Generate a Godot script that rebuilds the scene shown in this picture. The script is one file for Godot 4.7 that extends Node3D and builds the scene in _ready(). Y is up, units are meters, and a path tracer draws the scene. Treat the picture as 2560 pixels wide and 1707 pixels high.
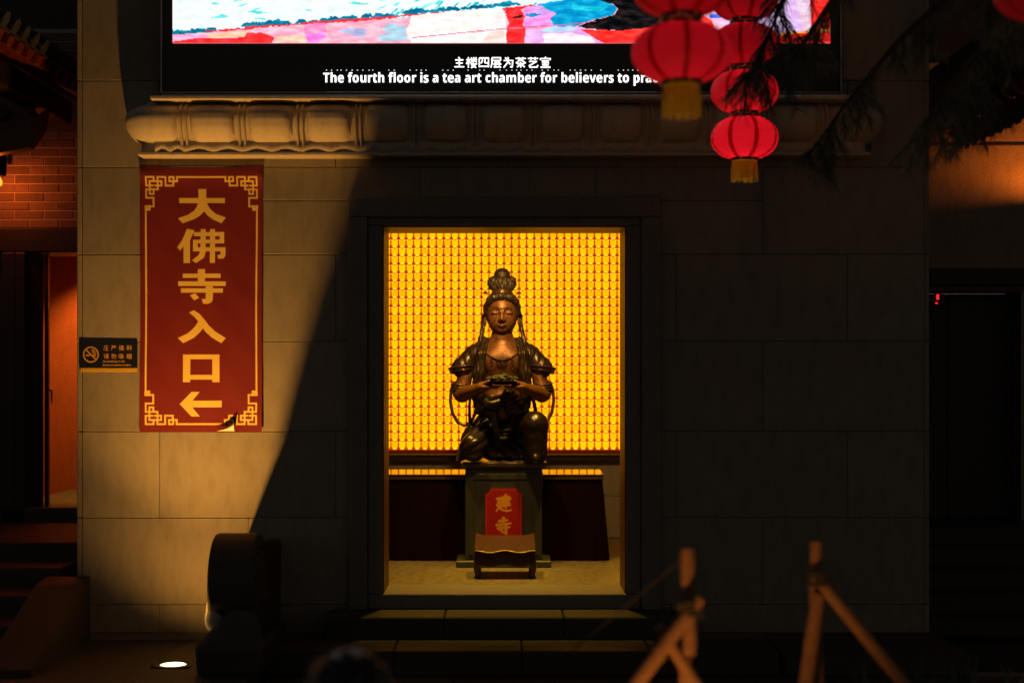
extends Node3D
# A temple front at night: stone block with a lit shrine room, a video wall above a lotus cornice, red lanterns in front.
# World: the wall's face is the plane z = 0, the camera looks along -z, y = 0 is the square's paving.

const EYE := Vector3(0.0, 1.833, 10.0)
const FOCAL := 3810.0 / 1707.0          # focal length in picture heights
var M := {}
var taken := {}
var rng := RandomNumberGenerator.new()

func _ready() -> void:
	rng.seed = 20240611
	set_camera_and_air()
	make_materials()
	build_ground()
	build_temple()
	build_cornice()
	build_side_buildings()
	build_video_wall()
	build_lamp_wall()
	build_shrine()
	build_statue()
	build_signs()
	build_uplight()
	build_drum_stone()
	build_lanterns()
	build_tree()
	build_stakes()
	build_plants()
	build_person()

func set_camera_and_air() -> void:
	var cam := Camera3D.new()
	cam.name = "camera"
	cam.near = 0.1
	cam.far = 200.0
	cam.projection = Camera3D.PROJECTION_FRUSTUM
	cam.size = cam.near / FOCAL
	cam.frustum_offset = Vector2(20.0, 79.5) / 3810.0 * cam.near
	cam.position = EYE
	var lens := CameraAttributesPhysical.new()
	lens.frustum_focal_length = 54.0
	lens.frustum_near = 0.1
	lens.frustum_far = 200.0
	lens.exposure_aperture = 1.5
	lens.frustum_focus_distance = 10.6
	cam.attributes = lens
	add_child(cam)
	cam.current = true
	var env := Environment.new()
	env.tonemap_mode = Environment.TONE_MAPPER_LINEAR
	env.tonemap_exposure = 1.0
	env.background_mode = Environment.BG_SKY
	var sky_mat := ProceduralSkyMaterial.new()
	sky_mat.sky_top_color = Color(0.12, 0.12, 0.125)
	sky_mat.sky_horizon_color = Color(0.41, 0.385, 0.35)
	sky_mat.ground_bottom_color = Color(0.10, 0.09, 0.08)
	sky_mat.ground_horizon_color = Color(0.18, 0.16, 0.14)
	sky_mat.sun_angle_max = 1.0
	env.sky = Sky.new()
	env.sky.sky_material = sky_mat
	env.background_energy_multiplier = 1.0
	env.sdfgi_enabled = true
	env.ssao_enabled = true
	env.ssil_enabled = true
	var we := WorldEnvironment.new()
	we.name = "air"
	we.environment = env
	add_child(we)

# ---------------------------------------------------------------- helpers: nodes

func numbered(n: String) -> String:
	if not taken.has(n):
		taken[n] = 0
		return n
	taken[n] += 1
	return "%s_%03d" % [n, taken[n]]

func thing(n: String, label: String, category: String, at := Vector3.ZERO, group := "") -> Node3D:
	var o := Node3D.new()
	o.name = numbered(n)
	add_child(o)
	o.position = at
	tag(o, label, category, group)
	return o

func tag(o: Node, label: String, category: String, group := "") -> void:
	o.set_meta("label", label)
	o.set_meta("category", category)
	if group != "":
		o.set_meta("group", group)

func structure(n: String) -> Node3D:
	var o := Node3D.new()
	o.name = numbered(n)
	add_child(o)
	o.set_meta("kind", "structure")
	return o

func part(parent: Node, n: String, mesh: Mesh, mat: Material, at := Vector3.ZERO) -> MeshInstance3D:
	var o := MeshInstance3D.new()
	o.name = n
	o.mesh = mesh
	if mat:
		o.material_override = mat if mesh.get_surface_count() == 1 else null
	o.position = at
	parent.add_child(o, true)
	return o

func group_part(parent: Node, n: String, at := Vector3.ZERO) -> Node3D:
	var o := Node3D.new()
	o.name = n
	o.position = at
	parent.add_child(o, true)
	return o

# ---------------------------------------------------------------- helpers: shapes

func begin() -> SurfaceTool:
	var st := SurfaceTool.new()
	st.begin(Mesh.PRIMITIVE_TRIANGLES)
	st.set_smooth_group(-1)
	return st

func done(st: SurfaceTool) -> ArrayMesh:
	st.generate_normals()
	return st.commit()

func tri(st: SurfaceTool, a: Vector3, b: Vector3, c: Vector3, out: Vector3) -> void:
	if (c - a).cross(b - a).dot(out) < 0.0:
		var t := b
		b = c
		c = t
	st.add_vertex(a)
	st.add_vertex(b)
	st.add_vertex(c)

func quad(st: SurfaceTool, a: Vector3, b: Vector3, c: Vector3, d: Vector3, out: Vector3) -> void:
	tri(st, a, b, c, out)
	tri(st, a, c, d, out)

func add_box(st: SurfaceTool, c: Vector3, s: Vector3, bev := 0.0, turn := Basis.IDENTITY) -> void:
	var h := s * 0.5
	var b := minf(bev, minf(h.x, minf(h.y, h.z)) * 0.9)
	for axis in 3:
		var u := (axis + 1) % 3
		var v := (axis + 2) % 3
		for sg: float in [-1.0, 1.0]:
			var p := []
			for k in [[-1, -1], [1, -1], [1, 1], [-1, 1]]:
				var q := Vector3.ZERO
				q[axis] = sg * h[axis]
				q[u] = k[0] * (h[u] - b)
				q[v] = k[1] * (h[v] - b)
				p.append(c + turn * q)
			var n := Vector3.ZERO
			n[axis] = sg
			quad(st, p[0], p[1], p[2], p[3], turn * n)
	if b <= 0.0:
		return
	for axis in 3:
		var u := (axis + 1) % 3
		var v := (axis + 2) % 3
		for su: float in [-1.0, 1.0]:
			for sv: float in [-1.0, 1.0]:
				var p := []
				for k in [[-1, 0], [1, 0], [1, 1], [-1, 1]]:
					var q := Vector3.ZERO
					q[axis] = k[0] * (h[axis] - b)
					q[u] = su * (h[u] - (0.0 if k[1] == 0 else b))
					q[v] = sv * (h[v] - (b if k[1] == 0 else 0.0))
					p.append(c + turn * q)
				var n := Vector3.ZERO
				n[u] = su
				n[v] = sv
				quad(st, p[0], p[1], p[2], p[3], turn * n)
	for sx: float in [-1.0, 1.0]:
		for sy: float in [-1.0, 1.0]:
			for sz: float in [-1.0, 1.0]:
				var s3 := Vector3(sx, sy, sz)
				tri(st, c + turn * (s3 * Vector3(h.x, h.y - b, h.z - b)), c + turn * (s3 * Vector3(h.x - b, h.y, h.z - b)), c + turn * (s3 * Vector3(h.x - b, h.y - b, h.z)), turn * s3)

func box(c: Vector3, s: Vector3, bev := 0.0, turn := Basis.IDENTITY) -> ArrayMesh:
	var st := begin()
	add_box(st, c, s, bev, turn)
	return done(st)

func span(x0: float, x1: float, y0: float, y1: float, z0: float, z1: float, bev := 0.0) -> ArrayMesh:
	return box(Vector3((x0 + x1) / 2, (y0 + y1) / 2, (z0 + z1) / 2), Vector3(absf(x1 - x0), absf(y1 - y0), absf(z1 - z0)), bev)

# A surface of revolution about the y axis; profile holds (radius, height) from the bottom up.
func add_lathe(st: SurfaceTool, prof: Array, segs: int, at := Vector3.ZERO, from := 0.0, upto := TAU, ripple := 0.0, lobes := 0) -> void:
	st.set_smooth_group(1)
	for i in segs:
		var a0 := from + (upto - from) * i / segs
		var a1 := from + (upto - from) * (i + 1) / segs
		var k0 := 1.0 + ripple * cos(a0 * lobes)
		var k1 := 1.0 + ripple * cos(a1 * lobes)
		for j in prof.size() - 1:
			var p: Vector2 = prof[j]
			var q: Vector2 = prof[j + 1]
			var a := at + Vector3(cos(a0) * p.x * k0, p.y, sin(a0) * p.x * k0)
			var b := at + Vector3(cos(a1) * p.x * k1, p.y, sin(a1) * p.x * k1)
			var c := at + Vector3(cos(a1) * q.x * k1, q.y, sin(a1) * q.x * k1)
			var d := at + Vector3(cos(a0) * q.x * k0, q.y, sin(a0) * q.x * k0)
			var m := (a0 + a1) / 2
			var out := Vector3(cos(m) * (q.y - p.y), p.x - q.x, sin(m) * (q.y - p.y))
			if p.x > 1e-6:
				tri(st, a, b, c, out)
			if q.x > 1e-6:
				tri(st, a, c, d, out)
	st.set_smooth_group(-1)

func lathe(prof: Array, segs: int, at := Vector3.ZERO) -> ArrayMesh:
	var st := begin()
	add_lathe(st, prof, segs, at)
	return done(st)

# A tube along points with a radius at each; squash flattens it along the side axis.
func add_tube(st: SurfaceTool, pts: Array, radii: Array, segs := 8, capped := true, squash := 1.0) -> void:
	st.set_smooth_group(2)
	var rings := []
	var side := Vector3.ZERO
	for i in pts.size():
		var p: Vector3 = pts[i]
		var t: Vector3 = ((pts[mini(i + 1, pts.size() - 1)] as Vector3) - (pts[maxi(i - 1, 0)] as Vector3)).normalized()
		if side == Vector3.ZERO:
			side = t.cross(Vector3.BACK if absf(t.z) < 0.9 else Vector3.UP).normalized()
		side = (side - t * side.dot(t)).normalized()
		var up := t.cross(side)
		var r: float = radii[i] if i < radii.size() else radii[-1]
		var ring := []
		for k in segs:
			var a := TAU * k / segs
			ring.append(p + side * cos(a) * r + up * sin(a) * r * squash)
		rings.append(ring)
	for i in rings.size() - 1:
		var mid: Vector3 = ((pts[i] as Vector3) + (pts[i + 1] as Vector3)) / 2
		for k in segs:
			var k1 := (k + 1) % segs
			var a: Vector3 = rings[i][k]
			quad(st, a, rings[i][k1], rings[i + 1][k1], rings[i + 1][k], (a + rings[i + 1][k1]) / 2 - mid)
	st.set_smooth_group(-1)
	if capped:
		for e in [0, rings.size() - 1]:
			var p: Vector3 = pts[e]
			var inward: Vector3 = pts[1 if e == 0 else e - 1]
			for k in segs:
				tri(st, p, rings[e][k], rings[e][(k + 1) % segs], p - inward)

func tube(pts: Array, radii: Array, segs := 8, capped := true, squash := 1.0) -> ArrayMesh:
	var st := begin()
	add_tube(st, pts, radii, segs, capped, squash)
	return done(st)

func add_ball(st: SurfaceTool, c: Vector3, r: Vector3, segs := 8, rings := 6) -> void:
	st.set_smooth_group(3)
	for j in rings:
		var t0 := PI * j / rings
		var t1 := PI * (j + 1) / rings
		for i in segs:
			var a0 := TAU * i / segs
			var a1 := TAU * (i + 1) / segs
			var p := Vector3(sin(t0) * cos(a0), cos(t0), sin(t0) * sin(a0))
			var q := Vector3(sin(t0) * cos(a1), cos(t0), sin(t0) * sin(a1))
			var s := Vector3(sin(t1) * cos(a1), cos(t1), sin(t1) * sin(a1))
			var u := Vector3(sin(t1) * cos(a0), cos(t1), sin(t1) * sin(a0))
			var out := p + s
			if j > 0:
				tri(st, c + p * r, c + q * r, c + s * r, out)
			if j < rings - 1:
				tri(st, c + p * r, c + s * r, c + u * r, out)
	st.set_smooth_group(-1)

# A grid of points joined into a smooth sheet; uv runs 0 to 1 both ways when asked for.
func add_sheet(st: SurfaceTool, g: Array, out: Vector3, with_uv := false) -> void:
	st.set_smooth_group(4)
	var nv := g.size()
	for j in nv - 1:
		var nu: int = g[j].size()
		for i in nu - 1:
			var c := [g[j][i], g[j][i + 1], g[j + 1][i + 1], g[j + 1][i]]
			var w := [Vector2(float(i) / (nu - 1), float(j) / (nv - 1)), Vector2(float(i + 1) / (nu - 1), float(j) / (nv - 1)), Vector2(float(i + 1) / (nu - 1), float(j + 1) / (nv - 1)), Vector2(float(i) / (nu - 1), float(j + 1) / (nv - 1))]
			for t in [[0, 1, 2], [0, 2, 3]]:
				var o: Array = t
				if ((c[t[2]] as Vector3) - (c[t[0]] as Vector3)).cross((c[t[1]] as Vector3) - (c[t[0]] as Vector3)).dot(out) < 0.0:
					o = [t[0], t[2], t[1]]
				for k in o:
					if with_uv:
						st.set_uv(w[k])
					st.add_vertex(c[k])
	st.set_smooth_group(-1)

# An outline in the x-y plane pushed from z0 to z1, with uv 0 to 1 over its bounding box.
func slab(outline: PackedVector2Array, z0: float, z1: float) -> ArrayMesh:
	var st := begin()
	var lo := outline[0]
	var hi := outline[0]
	for p in outline:
		lo = lo.min(p)
		hi = hi.max(p)
	var idx := Geometry2D.triangulate_polygon(outline)
	var mid := (lo + hi) / 2
	for k in range(0, idx.size(), 3):
		for face in [[z1, Vector3.BACK], [z0, Vector3.FORWARD]]:
			var v := []
			for i in 3:
				var p := outline[idx[k + i]]
				v.append(Vector3(p.x, p.y, face[0]))
			if ((v[2] as Vector3) - v[0]).cross((v[1] as Vector3) - v[0]).dot(face[1]) < 0.0:
				v = [v[0], v[2], v[1]]
			for q: Vector3 in v:
				st.set_uv(Vector2((q.x - lo.x) / (hi.x - lo.x), (hi.y - q.y) / (hi.y - lo.y)))
				st.add_vertex(q)
	var turn := -1.0 if Geometry2D.is_polygon_clockwise(outline) else 1.0
	for i in outline.size():
		var a := outline[i]
		var b := outline[(i + 1) % outline.size()]
		var n := Vector3((b - a).y, -(b - a).x, 0) * turn
		st.set_uv(Vector2((a.x - lo.x) / (hi.x - lo.x), (hi.y - a.y) / (hi.y - lo.y)))
		quad(st, Vector3(a.x, a.y, z0), Vector3(b.x, b.y, z0), Vector3(b.x, b.y, z1), Vector3(a.x, a.y, z1), n)
	return done(st)

# ---------------------------------------------------------------- helpers: smooth bodies from distance fields

class Field:
	var lo: Vector3
	var n: Vector3i
	var h: float
	var f := PackedFloat32Array()

	func _init(a: Vector3, b: Vector3, cell: float) -> void:
		lo = a
		h = cell
		n = Vector3i(((b - a) / cell).ceil()) + Vector3i.ONE
		f.resize(n.x * n.y * n.z)
		f.fill(1.0)

	func reach(a: Vector3, b: Vector3, m: float) -> Array:
		var p := ((a - Vector3.ONE * m - lo) / h).floor()
		var q := ((b + Vector3.ONE * m - lo) / h).ceil()
		return [maxi(int(p.x), 0), mini(int(q.x), n.x - 1), maxi(int(p.y), 0), mini(int(q.y), n.y - 1), maxi(int(p.z), 0), mini(int(q.z), n.z - 1)]

	func bone(a: Vector3, b: Vector3, ra: float, rb: float, k := 0.02) -> void:
		var r := maxf(ra, rb) + k + 2.0 * h
		var w := reach(a.min(b), a.max(b), r)
		var ab := b - a
		var l2 := maxf(ab.length_squared(), 1e-9)
		for iz in range(w[4], w[5] + 1):
			for iy in range(w[2], w[3] + 1):
				var at := (iz * n.y + iy) * n.x
				for ix in range(w[0], w[1] + 1):
					var p := lo + Vector3(ix, iy, iz) * h
					var t := clampf((p - a).dot(ab) / l2, 0.0, 1.0)
					var d := (p - a - ab * t).length() - lerpf(ra, rb, t)
					var e := f[at + ix]
					var m := maxf(k - absf(d - e), 0.0)
					f[at + ix] = minf(d, e) - m * m / (4.0 * k)

	func egg(c: Vector3, r: Vector3, k := 0.02, turn := Basis.IDENTITY, cut := false) -> void:
		var big := maxf(r.x, maxf(r.y, r.z))
		var w := reach(c, c, big + k + 2.0 * h)
		var back := turn.inverse()
		for iz in range(w[4], w[5] + 1):
			for iy in range(w[2], w[3] + 1):
				var at := (iz * n.y + iy) * n.x
				for ix in range(w[0], w[1] + 1):
					var p := back * (lo + Vector3(ix, iy, iz) * h - c)
					var q := p / r
					var k0 := q.length()
					var d := k0 * (k0 - 1.0) / maxf((q / r).length(), 1e-6)
					var e := f[at + ix]
					if cut:
						var m2 := maxf(k - absf(-d - e), 0.0)
						f[at + ix] = maxf(-d, e) + m2 * m2 / (4.0 * k)
					else:
						var m := maxf(k - absf(d - e), 0.0)
						f[at + ix] = minf(d, e) - m * m / (4.0 * k)

	func block(c: Vector3, half: Vector3, rnd: float, k := 0.02, turn := Basis.IDENTITY) -> void:
		var w := reach(c, c, half.length() + k + 2.0 * h)
		var back := turn.inverse()
		for iz in range(w[4], w[5] + 1):
			for iy in range(w[2], w[3] + 1):
				var at := (iz * n.y + iy) * n.x
				for ix in range(w[0], w[1] + 1):
					var q := (back * (lo + Vector3(ix, iy, iz) * h - c)).abs() - half + Vector3.ONE * rnd
					var d := q.max(Vector3.ZERO).length() + minf(maxf(q.x, maxf(q.y, q.z)), 0.0) - rnd
					var e := f[at + ix]
					var m := maxf(k - absf(d - e), 0.0)
					f[at + ix] = minf(d, e) - m * m / (4.0 * k)

	# A disc whose axis lies along x.
	func drum(c: Vector3, r: float, half: float, rnd: float, k := 0.02) -> void:
		var w := reach(c, c, maxf(r, half) + k + 2.0 * h)
		for iz in range(w[4], w[5] + 1):
			for iy in range(w[2], w[3] + 1):
				var at := (iz * n.y + iy) * n.x
				for ix in range(w[0], w[1] + 1):
					var p := lo + Vector3(ix, iy, iz) * h - c
					var q := Vector2(sqrt(p.y * p.y + p.z * p.z) - r + rnd, absf(p.x) - half + rnd)
					var d := q.max(Vector2.ZERO).length() + minf(maxf(q.x, q.y), 0.0) - rnd
					var e := f[at + ix]
					var m := maxf(k - absf(d - e), 0.0)
					f[at + ix] = minf(d, e) - m * m / (4.0 * k)

	# Surface nets, added to the arrays v (points), nn (normals), idx. ripple(point) -> metres moves the skin along its normal.
	func net(v: PackedVector3Array, nn: PackedVector3Array, idx: PackedInt32Array, ripple = null) -> Array:
		var place := PackedInt32Array()
		place.resize(f.size())
		place.fill(-1)
		var sx := 1
		var sy := n.x
		var sz := n.x * n.y
		var corner := [0, sx, sy, sx + sy, sz, sx + sz, sy + sz, sx + sy + sz]
		var cv := [Vector3(0, 0, 0), Vector3(1, 0, 0), Vector3(0, 1, 0), Vector3(1, 1, 0), Vector3(0, 0, 1), Vector3(1, 0, 1), Vector3(0, 1, 1), Vector3(1, 1, 1)]
		var edges := [0, 1, 2, 3, 4, 5, 6, 7, 0, 2, 1, 3, 4, 6, 5, 7, 0, 4, 1, 5, 2, 6, 3, 7]
		for iz in n.z - 1:
			for iy in n.y - 1:
				var row := (iz * n.y + iy) * n.x
				for ix in n.x - 1:
					var o := row + ix
					var a := f[o]
					if a > 4.0 * h:
						continue
					var neg := 0
					for q: int in corner:
						if f[o + q] < 0.0:
							neg += 1
					if neg == 0 or neg == 8:
						continue
					var sum := Vector3.ZERO
					var cnt := 0
					for e in range(0, 24, 2):
						var da := f[o + corner[edges[e]]]
						var db := f[o + corner[edges[e + 1]]]
						if (da < 0.0) != (db < 0.0):
							sum += (cv[edges[e]] as Vector3).lerp(cv[edges[e + 1]], da / (da - db))
							cnt += 1
					var g := Vector3(f[o + 1] + f[o + 1 + sy] + f[o + 1 + sz] + f[o + 1 + sy + sz] - f[o] - f[o + sy] - f[o + sz] - f[o + sy + sz],
						f[o + sy] + f[o + sy + 1] + f[o + sy + sz] + f[o + sy + sz + 1] - f[o] - f[o + 1] - f[o + sz] - f[o + sz + 1],
						f[o + sz] + f[o + sz + 1] + f[o + sz + sy] + f[o + sz + sy + 1] - f[o] - f[o + 1] - f[o + sy] - f[o + sy + 1]).normalized()
					var p := lo + (Vector3(ix, iy, iz) + sum / cnt) * h
					if ripple != null:
						p += g * ripple.call(p)
					place[o] = v.size()
					v.append(p)
					nn.append(g)
		for iz in range(1, n.z - 1):
			for iy in range(1, n.y - 1):
				var row := (iz * n.y + iy) * n.x
				for ix in range(1, n.x - 1):
					var o := row + ix
					var a := f[o]
					if a > 4.0 * h or place[o] < 0:
						continue
					for axis in 3:
						var s0: int = [sx, sy, sz][axis]
						var s1: int = [sy, sz, sx][axis]
						var s2: int = [sz, sx, sy][axis]
						var b := f[o + s0]
						if (a < 0.0) == (b < 0.0):
							continue
						var q0 := place[o]
						var q1 := place[o - s1]
						var q2 := place[o - s1 - s2]
						var q3 := place[o - s2]
						if q0 < 0 or q1 < 0 or q2 < 0 or q3 < 0:
							continue
						if a < 0.0:
							idx.append_array([q0, q2, q1, q0, q3, q2])
						else:
							idx.append_array([q0, q1, q2, q0, q2, q3])
		return [v, nn, idx]

# Joins the nets of several fields into one mesh.
func skin(fields: Array, ripple = null) -> ArrayMesh:
	var v := PackedVector3Array()
	var nn := PackedVector3Array()
	var idx := PackedInt32Array()
	for fd: Field in fields:
		var r: Array = fd.net(v, nn, idx, ripple)
		v = r[0]
		nn = r[1]
		idx = r[2]
	if ripple != null:      # normals anew, so that folds are shaded
		nn.fill(Vector3.ZERO)
		for i in range(0, idx.size(), 3):
			var c := (v[idx[i + 2]] - v[idx[i]]).cross(v[idx[i + 1]] - v[idx[i]])
			for k in 3:
				nn[idx[i + k]] += c
		for i in nn.size():
			nn[i] = nn[i].normalized()
	var arr := []
	arr.resize(Mesh.ARRAY_MAX)
	arr[Mesh.ARRAY_VERTEX] = v
	arr[Mesh.ARRAY_NORMAL] = nn
	arr[Mesh.ARRAY_INDEX] = idx
	var m := ArrayMesh.new()
	m.add_surface_from_arrays(Mesh.PRIMITIVE_TRIANGLES, arr)
	return m

# ---------------------------------------------------------------- helpers: printing into images

func fill_poly(img: Image, pts: PackedVector2Array, col: Color) -> void:
	var y0 := pts[0].y
	var y1 := pts[0].y
	for p in pts:
		y0 = minf(y0, p.y)
		y1 = maxf(y1, p.y)
	for y in range(maxi(int(floor(y0)), 0), mini(int(ceil(y1)) + 1, img.get_height())):
		var yc := y + 0.5
		var xs := []
		for i in pts.size():
			var a := pts[i]
			var b := pts[(i + 1) % pts.size()]
			if (a.y <= yc) != (b.y <= yc):
				xs.append(a.x + (yc - a.y) / (b.y - a.y) * (b.x - a.x))
		xs.sort()
		for k in range(0, xs.size() - 1, 2):
			var a := int(round(xs[k]))
			var b := int(round(xs[k + 1]))
			if b > a:
				img.fill_rect(Rect2i(a, y, b - a, 1), col)

func stroke(img: Image, pts: Array, w0: float, w1: float, col: Color, round_ends := false) -> void:
	for i in pts.size() - 1:
		var a: Vector2 = pts[i]
		var b: Vector2 = pts[i + 1]
		var wa := lerpf(w0, w1, float(i) / (pts.size() - 1)) / 2
		var wb := lerpf(w0, w1, float(i + 1) / (pts.size() - 1)) / 2
		var nn := (b - a).orthogonal().normalized()
		fill_poly(img, PackedVector2Array([a + nn * wa, b + nn * wb, b - nn * wb, a - nn * wa]), col)
		if i > 0 or round_ends:
			disc(img, a, wa, col)
		if round_ends and i == pts.size() - 2:
			disc(img, b, wb, col)

func disc(img: Image, c: Vector2, r: float, col: Color) -> void:
	var p := PackedVector2Array()
	for k in 20:
		p.append(c + Vector2.from_angle(TAU * k / 20) * r)
	fill_poly(img, p, col)

# Strokes of the written characters on a 100 by 100 square, y downwards.
const GLYPH := {
	"zhu": [[42, 4, 57, 19], [14, 29, 86, 29], [20, 57, 80, 57], [7, 90, 93, 90], [50, 29, 50, 90]],
	"lou": [[3, 28, 42, 28], [22, 4, 22, 98], [22, 34, 4, 66], [22, 36, 40, 58], [46, 8, 54, 20], [92, 6, 83, 20], [42, 27, 98, 27], [69, 4, 69, 48], [69, 29, 45, 50], [69, 29, 96, 50], [42, 65, 98, 65], [66, 52, 53, 78, 90, 97], [86, 65, 70, 88, 44, 98]],
	"si_four": [[10, 12, 90, 12, 90, 94], [10, 12, 10, 94], [10, 86, 90, 86], [38, 12, 36, 42, 22, 60], [60, 12, 60, 54, 86, 56]],
	"ceng": [[14, 9, 88, 9, 88, 34], [14, 34, 88, 34], [14, 9, 14, 60, 4, 97], [34, 50, 84, 50], [24, 66, 96, 66], [52, 66, 34, 92, 84, 90], [74, 78, 90, 98]],
	"wei": [[22, 7, 36, 24], [8, 34, 88, 34, 82, 92, 64, 89], [48, 4, 44, 50, 8, 97], [52, 50, 66, 69]],
	"cha": [[6, 16, 94, 16], [32, 4, 32, 28], [68, 4, 68, 28], [50, 24, 8, 58], [50, 26, 94, 58], [18, 62, 82, 62], [50, 46, 50, 98], [40, 72, 18, 93], [60, 72, 84, 93]],
	"yi": [[6, 16, 94, 16], [32, 4, 32, 30], [68, 4, 68, 30], [16, 42, 80, 42, 18, 80, 24, 94, 86, 92, 92, 74]],
	"shi": [[48, 2, 54, 13], [8, 31, 8, 17, 92, 17, 92, 31], [18, 37, 82, 37], [44, 38, 26, 56, 76, 54], [64, 46, 80, 61], [22, 74, 80, 74], [50, 60, 50, 94], [8, 94, 94, 94]],
	"zhuang": [[48, 2, 56, 15], [14, 18, 94, 18], [16, 18, 14, 60, 4, 97], [32, 54, 90, 54], [60, 32, 60, 90], [24, 92, 96, 92]],
	"yan": [[8, 12, 92, 12], [38, 12, 38, 42], [62, 12, 62, 42], [18, 20, 26, 37], [82, 20, 74, 37], [10, 44, 94, 44], [18, 44, 16, 72, 4, 97]],
	"fo": [[28, 4, 6, 52], [20, 34, 20, 98], [40, 20, 88, 20, 88, 42], [40, 42, 88, 42], [40, 42, 38, 64, 94, 64, 92, 86, 80, 86], [54, 4, 54, 60, 38, 98], [72, 4, 72, 98]],
	"cha_temple": [[12, 6, 50, 34], [50, 6, 10, 36], [4, 46, 58, 46], [31, 36, 31, 97], [28, 50, 6, 78], [36, 52, 56, 75], [70, 14, 70, 70], [90, 4, 90, 93, 78, 92]],
	"qing": [[10, 6, 22, 19], [4, 36, 20, 36, 20, 84, 34, 74], [42, 14, 94, 14], [68, 4, 68, 44], [46, 28, 90, 28], [38, 44, 98, 44], [48, 55, 48, 98], [48, 55, 88, 55, 88, 94, 78, 94], [48, 68, 88, 68], [48, 82, 88, 82]],
	"wu": [[28, 4, 4, 48], [20, 24, 92, 24, 84, 92, 66, 90], [46, 26, 10, 80], [68, 26, 26, 95]],
	"xi": [[6, 20, 6, 82], [6, 20, 32, 20, 32, 76, 6, 76], [40, 14, 78, 14, 70, 46, 92, 46, 42, 98], [54, 16, 50, 60, 36, 97], [56, 48, 97, 98]],
	"yan_smoke": [[7, 30, 12, 52], [38, 26, 30, 46], [22, 4, 20, 60, 4, 97], [22, 60, 37, 88], [46, 14, 46, 97], [46, 14, 94, 14, 94, 97], [46, 92, 94, 92], [54, 40, 86, 40], [70, 24, 68, 56, 54, 80], [70, 52, 86, 79]],
	"jian": [[44, 15, 84, 11, 81, 36], [36, 27, 97, 22], [44, 39, 84, 35], [44, 51, 88, 47], [40, 63, 92, 58], [64, 1, 64, 76], [8, 23, 31, 18, 14, 45, 34, 42, 22, 70, 3, 92], [9, 57, 38, 84, 70, 92, 99, 86]],
	"si": [[22, 20, 78, 13], [50, 1, 49, 38], [5, 43, 97, 33], [13, 63, 90, 55], [66, 44, 67, 94, 51, 86], [28, 68, 43, 85]],
}

func write_glyph(img: Image, key: String, at: Vector2, size: Vector2, w: float, col: Color, brush := false) -> void:
	for s: Array in GLYPH[key]:
		var p := []
		for i in range(0, s.size(), 2):
			p.append(at + Vector2(s[i], s[i + 1]) / 100.0 * size)
		if brush:
			stroke(img, p, w * 1.25, w * 0.8, col, true)
		else:
			stroke(img, p, w, w, col)

func texture(img: Image) -> ImageTexture:
	return ImageTexture.create_from_image(img)

func noise_tex(seed_: int, freq: float, ramp: Array, size := 512, octaves := 4, cellular := false) -> NoiseTexture2D:
	var n := FastNoiseLite.new()
	n.seed = seed_
	n.frequency = freq
	n.noise_type = FastNoiseLite.TYPE_CELLULAR if cellular else FastNoiseLite.TYPE_SIMPLEX_SMOOTH
	n.fractal_octaves = octaves
	var t := NoiseTexture2D.new()
	t.width = size
	t.height = size
	t.seamless = true
	t.noise = n
	var g := Gradient.new()
	var at := PackedFloat32Array()
	var cols := PackedColorArray()
	for e in ramp:
		at.append(e[0])
		cols.append(e[1])
	g.offsets = at
	g.colors = cols
	t.color_ramp = g
	return t

func grey(v: float) -> Color:
	return Color(v, v, v)

# ---------------------------------------------------------------- materials: base colours are linear, as measured from real things

func paint(n: String, r: float, g: float, b: float, rough := 0.8, metal := 0.0, tex: Texture2D = null, scale := 1.0, bump: Texture2D = null, depth := 0.0) -> StandardMaterial3D:
	var m := StandardMaterial3D.new()
	m.resource_name = n
	m.albedo_color = Color(r, g, b).linear_to_srgb()
	m.roughness = rough
	m.metallic = metal
	if tex:
		m.albedo_texture = tex
	if bump:
		m.heightmap_enabled = true
		m.heightmap_texture = bump
		m.heightmap_scale = depth
	if tex or bump:
		m.uv1_triplanar = true
		m.uv1_world_triplanar = true
		m.uv1_scale = Vector3.ONE * scale
	M[n] = m
	return m

func glow(n: String, r: float, g: float, b: float, energy: float, rough := 0.5) -> StandardMaterial3D:
	var m := StandardMaterial3D.new()
	m.resource_name = n
	m.albedo_color = Color(r, g, b).linear_to_srgb() * 0.6
	m.albedo_color.a = 1.0
	m.roughness = rough
	m.emission_enabled = true
	m.emission = Color(r, g, b).linear_to_srgb()
	m.emission_energy_multiplier = energy
	M[n] = m
	return m

func stained(m: StandardMaterial3D, tex: Texture2D, scale: float) -> void:
	m.detail_enabled = true
	m.detail_blend_mode = BaseMaterial3D.BLEND_MODE_MUL
	m.detail_uv_layer = BaseMaterial3D.DETAIL_UV_2
	m.detail_albedo = tex
	m.uv2_triplanar = true
	m.uv2_world_triplanar = true
	m.uv2_scale = Vector3(1.0, 0.34, 1.0) * scale * 1.5

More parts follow.
